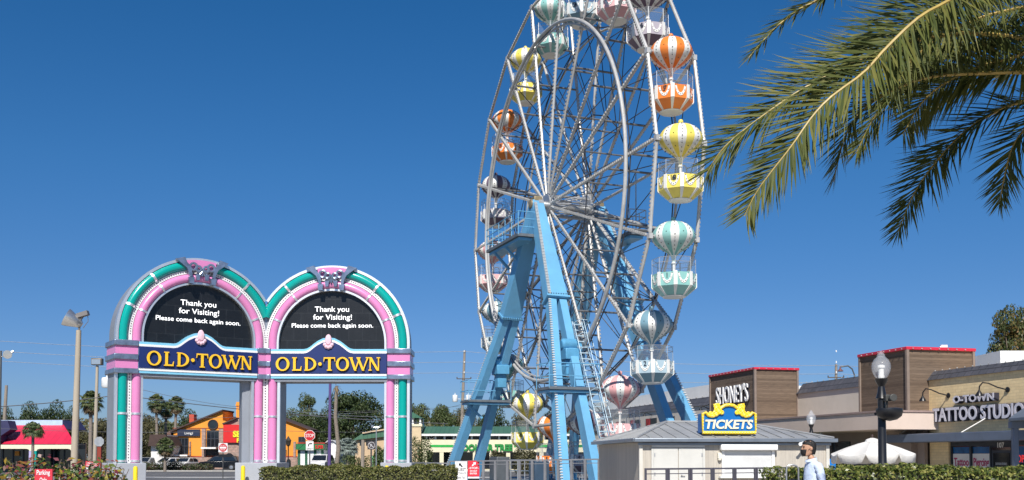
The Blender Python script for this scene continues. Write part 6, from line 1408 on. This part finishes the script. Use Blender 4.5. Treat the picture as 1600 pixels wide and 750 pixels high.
# ------------------------------------------------------------------ acorn lamps, parasol, blue machine
ACG = glassmat('clear acorn globe', (.75, .80, .88), .20, .06); SOCK = mat('white lamp core', (.78, .76, .72), .5)
def acorn(px, ytop, ybot, Y, label, rpole=.075):
    """globe between ytop and ybot in the picture"""
    b = at(px, ybot, Y); t = at(px, ytop, Y); h = t.z-b.z; root = thing('street_lamp', label, 'street lamp', (b.x, Y, 0)); o = V((b.x, Y, b.z))
    k = h/.62
    G().lathe([(r_*k, z*k) for r_, z in ((.10, .0), (.15, .06), (.195, .16), (.21, .25), (.20, .34), (.155, .43), (.10, .48), (.085, .50), (.09, .52), (.07, .56), (.035, .58), (.045, .60), (.02, .62))], 24, o).obj('globe', ACG, root)
    G().lathe([(r_*k, z*k) for r_, z in ((.07, .0), (.07, .06), (.06, .08), (.06, .22), (.085, .24), (.085, .29), (.03, .31))], 14, o).obj('lamp_core', SOCK, root)
    G().lathe([(rpole*2.4, 0), (rpole*2.4, .12), (rpole*2, .3), (rpole*1.5, .85), (rpole*1.55, .9), (rpole*1.15, .95), (rpole, b.z-.42), (rpole*1.5, b.z-.40), (rpole*1.1, b.z-.3), (rpole*.8, b.z-.16), (rpole*1.5, b.z-.06), (rpole*1.75, b.z)], 16, (b.x, Y, 0)).obj('pole', BLACK, root)
    return root, o
ac1, o1 = acorn(1377, 548.5, 591.5, 20.5, 'black lamp post with clear acorn globe, near, with flood light attached')
p = at(1385, 647, 20.35); q = G().lathe([(.001, 0), (.16, .03), (.26, .10), (.29, .20), (.28, .25), (.2, .26)], 20, p-Z3*.14+V((.06, 0, 0)), sy=.7, sx=.92); q.path([p+V((-.2, .1, .0)), p+V((-.05, 0, .08)), p+V((.06, 0, .06))], .03, 6); q.obj('bowl_light', BLACK, ac1)
p = at(1386, 622, 20.35); q = G().box(p, (.11, .16, .13)); q.lathe([(.05, 0), (.075, .06), (.075, .08)], 12, p+V((.04, -.1, 0)), ax=(EX, EZ, V((.4, -.9, 0)))); q.path([p-Z3*.06, p+V((0, .05, -.25)), p+V((-.08, .1, -.32))], .025, 6); q.obj('spot_light', mat('grey spot housing', (.07, .07, .065), .5, .3), ac1, bevel=.01)
acorn(1267.5, 641, 663, 46, 'small distant acorn globe lamp above the booth roof corner', .07)
CANV = mat('white parasol canvas', (.64, .62, .585), .85, 0, .06, 2, .3, 9)
UY = 27; uc = at(1363, 689, UY); um = thing('parasol', 'white scalloped market parasol behind the hedge', 'parasol', (uc.x, UY, 0))
q = G(); RB_ = 1.06; zt_, ze_ = uc.z, at(1359, 712, UY).z; n = 64
def rim(i, f=1.): 
    a = 2*pi*(i+3)/n; s_ = 1-.06*abs(sin(4*2*pi*i/n)); return V((uc.x+RB_*f*s_*cos(a), UY+RB_*f*s_*sin(a), 0))
rows = []
for f, zf in ((.10, 0), (.35, .18), (.65, .46), (1.0, .86)): rows.append([rim(i, f)+Z3*(zt_+(ze_-zt_)*zf-.07*f*abs(sin(4*2*pi*i/n))) for i in range(n)])
rows.append([rim(i, 1.015)+Z3*(zt_+(ze_-zt_)*.86-.03-.25*abs(sin(4*2*pi*i/n))**.24) for i in range(n)])
vs = [p_ for r_ in rows for p_ in r_]; fs = [(j*n+i, j*n+(i+1) % n, (j+1)*n+(i+1) % n, (j+1)*n+i) for j in range(4) for i in range(n)]+[tuple(range(n))]
q.add(vs, fs); cn_ = q.obj('canopy', CANV, um, smooth=14); md = cn_.modifiers.new('thickness', 'SOLIDIFY'); md.thickness = .006
G().lathe([(.20, -.04), (.16, .03), (.05, .07)], 16, (uc.x, UY, zt_+.01)).obj('vent_cap', CANV, cn_)
q = G().tube((uc.x, UY, 0), (uc.x, UY, zt_+.12), .022); q.ball((uc.x, UY, zt_+.14), .03, 8); q.lathe([(.3, 0), (.3, .08), (.05, .14)], 16, (uc.x, UY, 0)); q.obj('pole', mat('dark parasol pole', (.06, .035, .03), .6), um)
for i in range(8): G().tube((uc.x, UY, zt_-.05), rim(i*8, .98)+Z3*(zt_+(ze_-zt_)*.84-.03), .01, n=5).obj('rib', MATS['dark parasol pole'], um)
bx0, bx1 = gx(1296, 38), gx(1306, 38); vm = thing('vending_machine', 'bright blue drinks machine at the right end of the ticket booth', 'vending machine', ((bx0+bx1)/2, 38.4, 0)); zt_ = at(1300, 717, 38).z
q = G().bx(bx0-.5, bx1, 38, 38.8, 0, zt_); vb = q.obj('cabinet_body', mat('bright blue machine', (.0, .16, .52), .35, 0, .1), vm, bevel=.02); G().bx(bx0-.42, bx1-.05, 37.97, 38.01, .5, zt_-.5).obj('front_panel', mat('pale blue panel', (.10, .34, .62), .3), vb); G().text('cola', ((bx0+bx1)/2-.02, 37.96, zt_-.38), EX, EZ, -EY, width=.2, height=.1, depth=.01).obj('lettering', SIGNW, vb) if False else None
# street light behind the shops
sk_ = thing('street_lamp', 'curved arm street light behind the shop row mansard', 'street lamp', (gx(1335, 120), 120, 0)); b = at(1335, 578, 120); q = G().path([(b.x, 120, 0), b-Z3*.6, b+V((-.25, 0, .1)), at(1325, 571.5, 120), at(1314, 573, 120)], .09, 8); q.obj('pole', MATS['dark grey pole'], sk_); p = at(1313, 580, 120); G().lathe([(.08, .55), (.1, .3), (.32, .05), (.36, 0), (.3, -.03)][::-1], 14, p).obj('lamp_head', mat('reddish lamp head', (.20, .10, .10), .5, .3), sk_)

# ------------------------------------------------------------------ the walking man
SKIN = mat('skin', (.50, .28, .18), .55, 0, .08, 8); HAIRM = mat('black hair', (.012, .010, .009), .55, 0, .3, 20, .4, 60); SHIRT = mat('pale blue shirt', (.58, .67, .84), .8, 0, .06, 6, .5, 9); TROU = mat('dark trousers', (.03, .03, .04), .85); MASKM = mat('black face mask', (.014, .012, .012), .7, 0, .2); SHOE = mat('dark shoe', (.02, .018, .016), .5)
MY = 16.0; mx_ = gx(1268.5, MY)
man = thing('person', 'man in pale blue shirt and black face mask walking left', 'person', (mx_, MY, 0), R(8))
MB = MX.Translation((mx_, MY, 0)) @ MX.Rotation(R(8), 4, 'Z')
def mw(p): return MB @ V(p)
def skin(name, verts, edges, radii, m, parent, lvl=2, root=0):
    me = bpy.data.meshes.new(name); me.from_pydata([V(v) for v in verts], edges, []); me.materials.append(m); o = bpy.data.objects.new(name, me); col.objects.link(o); o.parent = parent
    sm = o.modifiers.new('skin', 'SKIN'); sm.use_smooth_shade = True; sm.branch_smoothing = .6
    for i, r_ in enumerate(radii): d = me.skin_vertices[0].data[i]; d.radius = r_ if isinstance(r_, tuple) else (r_, r_); d.use_root = (i == root)
    s2 = o.modifiers.new('smooth', 'SUBSURF'); s2.levels = lvl; s2.render_levels = lvl
    return o
# local frame: he faces -x; y = his right-hand side away from the camera
J_ = dict(pel=(0, 0, .95), sp=(.015, 0, 1.12), ch=(.02, 0, 1.32), nk=(.0, 0, 1.50), hb=(-.035, 0, 1.60),
  shl=(.025, -.17, 1.42), ell=(.05, -.235, 1.14), wrl=(-.10, -.22, .93), hal=(-.14, -.21, .85), shr=(.015, .17, 1.42), elr=(.03, .24, 1.15), wrr=(.02, .24, .90), har=(.0, .23, .82),
  hil=(0, -.10, .90), knl=(-.12, -.10, .50), anl=(-.16, -.10, .09), tol=(-.33, -.11, .04), hir=(0, .10, .90), knr=(.04, .10, .50), anr=(.24, .10, .13), tor=(.12, .11, .04))
kk = list(J_); ix = {k: i for i, k in enumerate(kk)}
E_ = [('pel', 'sp'), ('sp', 'ch'), ('ch', 'nk'), ('nk', 'hb'), ('ch', 'shl'), ('shl', 'ell'), ('ell', 'wrl'), ('wrl', 'hal'), ('ch', 'shr'), ('shr', 'elr'), ('elr', 'wrr'), ('wrr', 'har'), ('pel', 'hil'), ('hil', 'knl'), ('knl', 'anl'), ('anl', 'tol'), ('pel', 'hir'), ('hir', 'knr'), ('knr', 'anr'), ('anr', 'tor')]
rad = dict(pel=.13, sp=.115, ch=.12, nk=.055, hb=.055, shl=.055, ell=.042, wrl=.028, hal=.034, shr=.055, elr=.042, wrr=.028, har=.034, hil=.085, knl=.058, anl=.04, tol=.03, hir=.085, knr=.058, anr=.04, tor=.03)
body = skin('body', [J_[k] for k in kk], [(ix[a], ix[b]) for a, b in E_], [rad[k] for k in kk], SKIN, man)
def seg(name, ks, pairs, rr, m, extra=None):
    v = [J_[k] if isinstance(k, str) else k for k in ks]; return skin(name, v, pairs, rr, m, man)
q = G(); n = 22; vs = []
TOR = [(.86, .150, .185, .0), (.98, .138, .175, .005), (1.12, .132, .172, .015), (1.25, .138, .190, .025), (1.35, .130, .203, .03), (1.41, .112, .195, .028), (1.455, .088, .150, .02), (1.485, .070, .095, .005), (1.515, .064, .070, -.008)]
for z, a, b, xo in TOR:
    for i in range(n): t = 2*pi*i/n; k = 1+.02*sin(3*t+z*40)+.012*sin(7*t-z*63); vs.append(mw((xo+a*cos(t)*k, b*sin(t)*k, z)))
q.add(vs, [(j*n+i, j*n+(i+1) % n, (j+1)*n+(i+1) % n, (j+1)*n+i) for j in range(len(TOR)-1) for i in range(n)])
for s_, fx in ((-1, 1), (1, 0)):
    A_ = [(.025, s_*.150, 1.405), (.03, s_*.200, 1.36), (.045, s_*.232, 1.25), (.055, s_*.243, 1.14)]+([(-.01, s_*.24, 1.05), (-.085, s_*.225, .965)] if fx else [(.035, s_*.246, 1.04), (.02, s_*.243, .93)])
    q.path([mw(V(p_)+V((.006*sin(9*i_), 0, 0))) for i_, p_ in enumerate(spline([V(x_) for x_ in A_], 18))], [.072-.028*i_/18+.004*sin(i_*2.1) for i_ in range(19)], 14)
shirt = q.obj('shirt', SHIRT, man, smooth=70)
tr = skin('trousers', [(0, 0, .96), (0, -.10, .88), (-.12, -.10, .5), (-.155, -.10, .12), (0, .10, .88), (.04, .10, .5), (.225, .10, .15)], [(0, 1), (1, 2), (2, 3), (0, 4), (4, 5), (5, 6)], [.15, .10, .082, .072, .10, .082, .072], TROU, man)
for s_, k in ((-1, 'l'), (1, 'r')):
    a, t_ = V(J_['an'+k]), V(J_['to'+k]); q = G().ball(mw((a+t_)/2*V((1, 1, 0)) if False else V(((a.x+t_.x)/2, a.y, .05))), .06, 12, (2.4, .85, .95)); q.obj('shoe', SHOE, man)
    h0 = V(J_['ha'+k])
    for j, (dx, ln) in enumerate(((-.028, .075), (-.010, .085), (.009, .08), (.027, .062))):
        skin('finger', [tuple(h0+V((dx, 0, -.01))), tuple(h0+V((dx*1.1-.008, 0, -.045))), tuple(h0+V((dx*1.1-.024, 0, -.03-ln*.7)))], [(0, 1), (1, 2)], [.010, .009, .007], SKIN, body, 1)
    skin('thumb', [tuple(h0+V((-.025, 0, .03))), tuple(h0+V((-.052, -.01*s_, .0))), tuple(h0+V((-.058, -.01*s_, -.035)))], [(0, 1), (1, 2)], [.012, .010, .008], SKIN, body, 1)
# head: lofted rings from chin to crown (he looks along -x)
HC = V((-.055, 0, 1.685)); rings_ = [(-.125, .030, .040, -.055), (-.105, .062, .055, -.030), (-.07, .085, .066, -.010), (-.03, .098, .074, .0), (.01, .104, .078, .006), (.05, .106, .079, .010), (.085, .096, .072, .012), (.11, .068, .052, .012), (.124, .025, .02, .012)]
q = G(); n = 18; vs = []
for z, a, b, xo in rings_:
    for i in range(n): t = 2*pi*i/n; vs.append(mw(HC+V((xo+a*cos(t), b*sin(t), z))))
q.add(vs, [(j*n+i, j*n+(i+1) % n, (j+1)*n+(i+1) % n, (j+1)*n+i) for j in range(len(rings_)-1) for i in range(n)]+[tuple(range(n)), tuple((len(rings_)-1)*n+i for i in range(n))])
q.prism([(0, .022), (-.024, -.028), (-.006, -.036), (.01, -.03)], mw(HC+V((-.098, 0, 0))), MB.to_3x3() @ V((1, 0, 0)), Z3, MB.to_3x3() @ V((0, 1, 0)), -.012, .012)
hd = q.obj('head', SKIN, man, smooth=80)
for s_ in (-1, 1):
    G().ball(mw(HC+V((.012, s_*.080, -.005))), .032, 10, (.7, .35, 1.0)).obj('ear', SKIN, hd); G().ball(mw(HC+V((-.088, s_*.034, .022))), .013, 8).obj('eye', mat('dark eye', (.02, .015, .012), .2), hd)
q = G(); n = 20; vs = []; hr = [(-.095, .035, .058, .062), (-.06, .052, .074, .058), (-.02, .060, .083, .058), (.02, .080, .086, .044), (.05, .108, .086, .020), (.078, .112, .082, .014), (.105, .086, .064, .016), (.124, .050, .036, .016), (.131, .01, .01, .016)]
for z, a, b, xo in hr:
    for i in range(n): t = 2*pi*i/n; vs.append(mw(HC+V((xo+a*cos(t), b*sin(t), z+.006*sin(5*t)))))
q.add(vs, [(j*n+i, j*n+(i+1) % n, (j+1)*n+(i+1) % n, (j+1)*n+i) for j in range(len(hr)-1) for i in range(n)]+[tuple(range(n)), tuple((len(hr)-1)*n+i for i in range(n))]); q.obj('hair', HAIRM, man, smooth=80)
q = G(); n = 10; vs = []
for z, a, b, xo in ((-.118, .05, .055, -.045), (-.09, .082, .066, -.030), (-.06, .106, .074, -.014), (-.035, .112, .078, -.008), (-.018, .110, .080, -.006)):
    for i in range(n+1): t = R(118)+R(124)*i/n; vs.append(mw(HC+V((xo+a*cos(t)*1.06, b*sin(t)*1.05, z))))
q.add(vs, [(j*(n+1)+i, j*(n+1)+i+1, (j+1)*(n+1)+i+1, (j+1)*(n+1)+i) for j in range(4) for i in range(n)])
for s_ in (-1, 1): q.tube(mw(HC+V((-.045, s_*.084, -.03))), mw(HC+V((.02, s_*.086, .015))), .003, n=4)
mk = q.obj('mask', MASKM, man, smooth=60, recalc=True); md = mk.modifiers.new('thickness', 'SOLIDIFY'); md.thickness = .004
q = G(); n = 20; vs = []
for z, a in ((1.475, .082), (1.50, .079), (1.525, .076), (1.515, .088), (1.485, .094)):
    for i in range(n): t = 2*pi*i/n; vs.append(mw((-.012+a*cos(t)*1.0, a*.95*sin(t), z+.02*cos(t))))
q.add(vs, [(j*n+i, j*n+(i+1) % n, (j+1)*n+(i+1) % n, (j+1)*n+i) for j in range(4) for i in range(n)]); q.obj('collar', SHIRT, man, smooth=60)
q = G(); c_ = at(1239, 751, 16.6); q.ball(c_-Z3*.10, .13, 14, (1.25, .9, 1.0)); q.bx(c_.x-.02, c_.x+.02, 16.58, 16.62, .1, c_.z-.1); q.lathe([(.25, 0), (.2, .05)], 14, (c_.x, 16.6, .0)); tag(q.obj('dark_rounded_object', BLACK), 'dark rounded object low beside the walking man', 'dark_shape')  # unidentified dark shape, built as a ball on a post
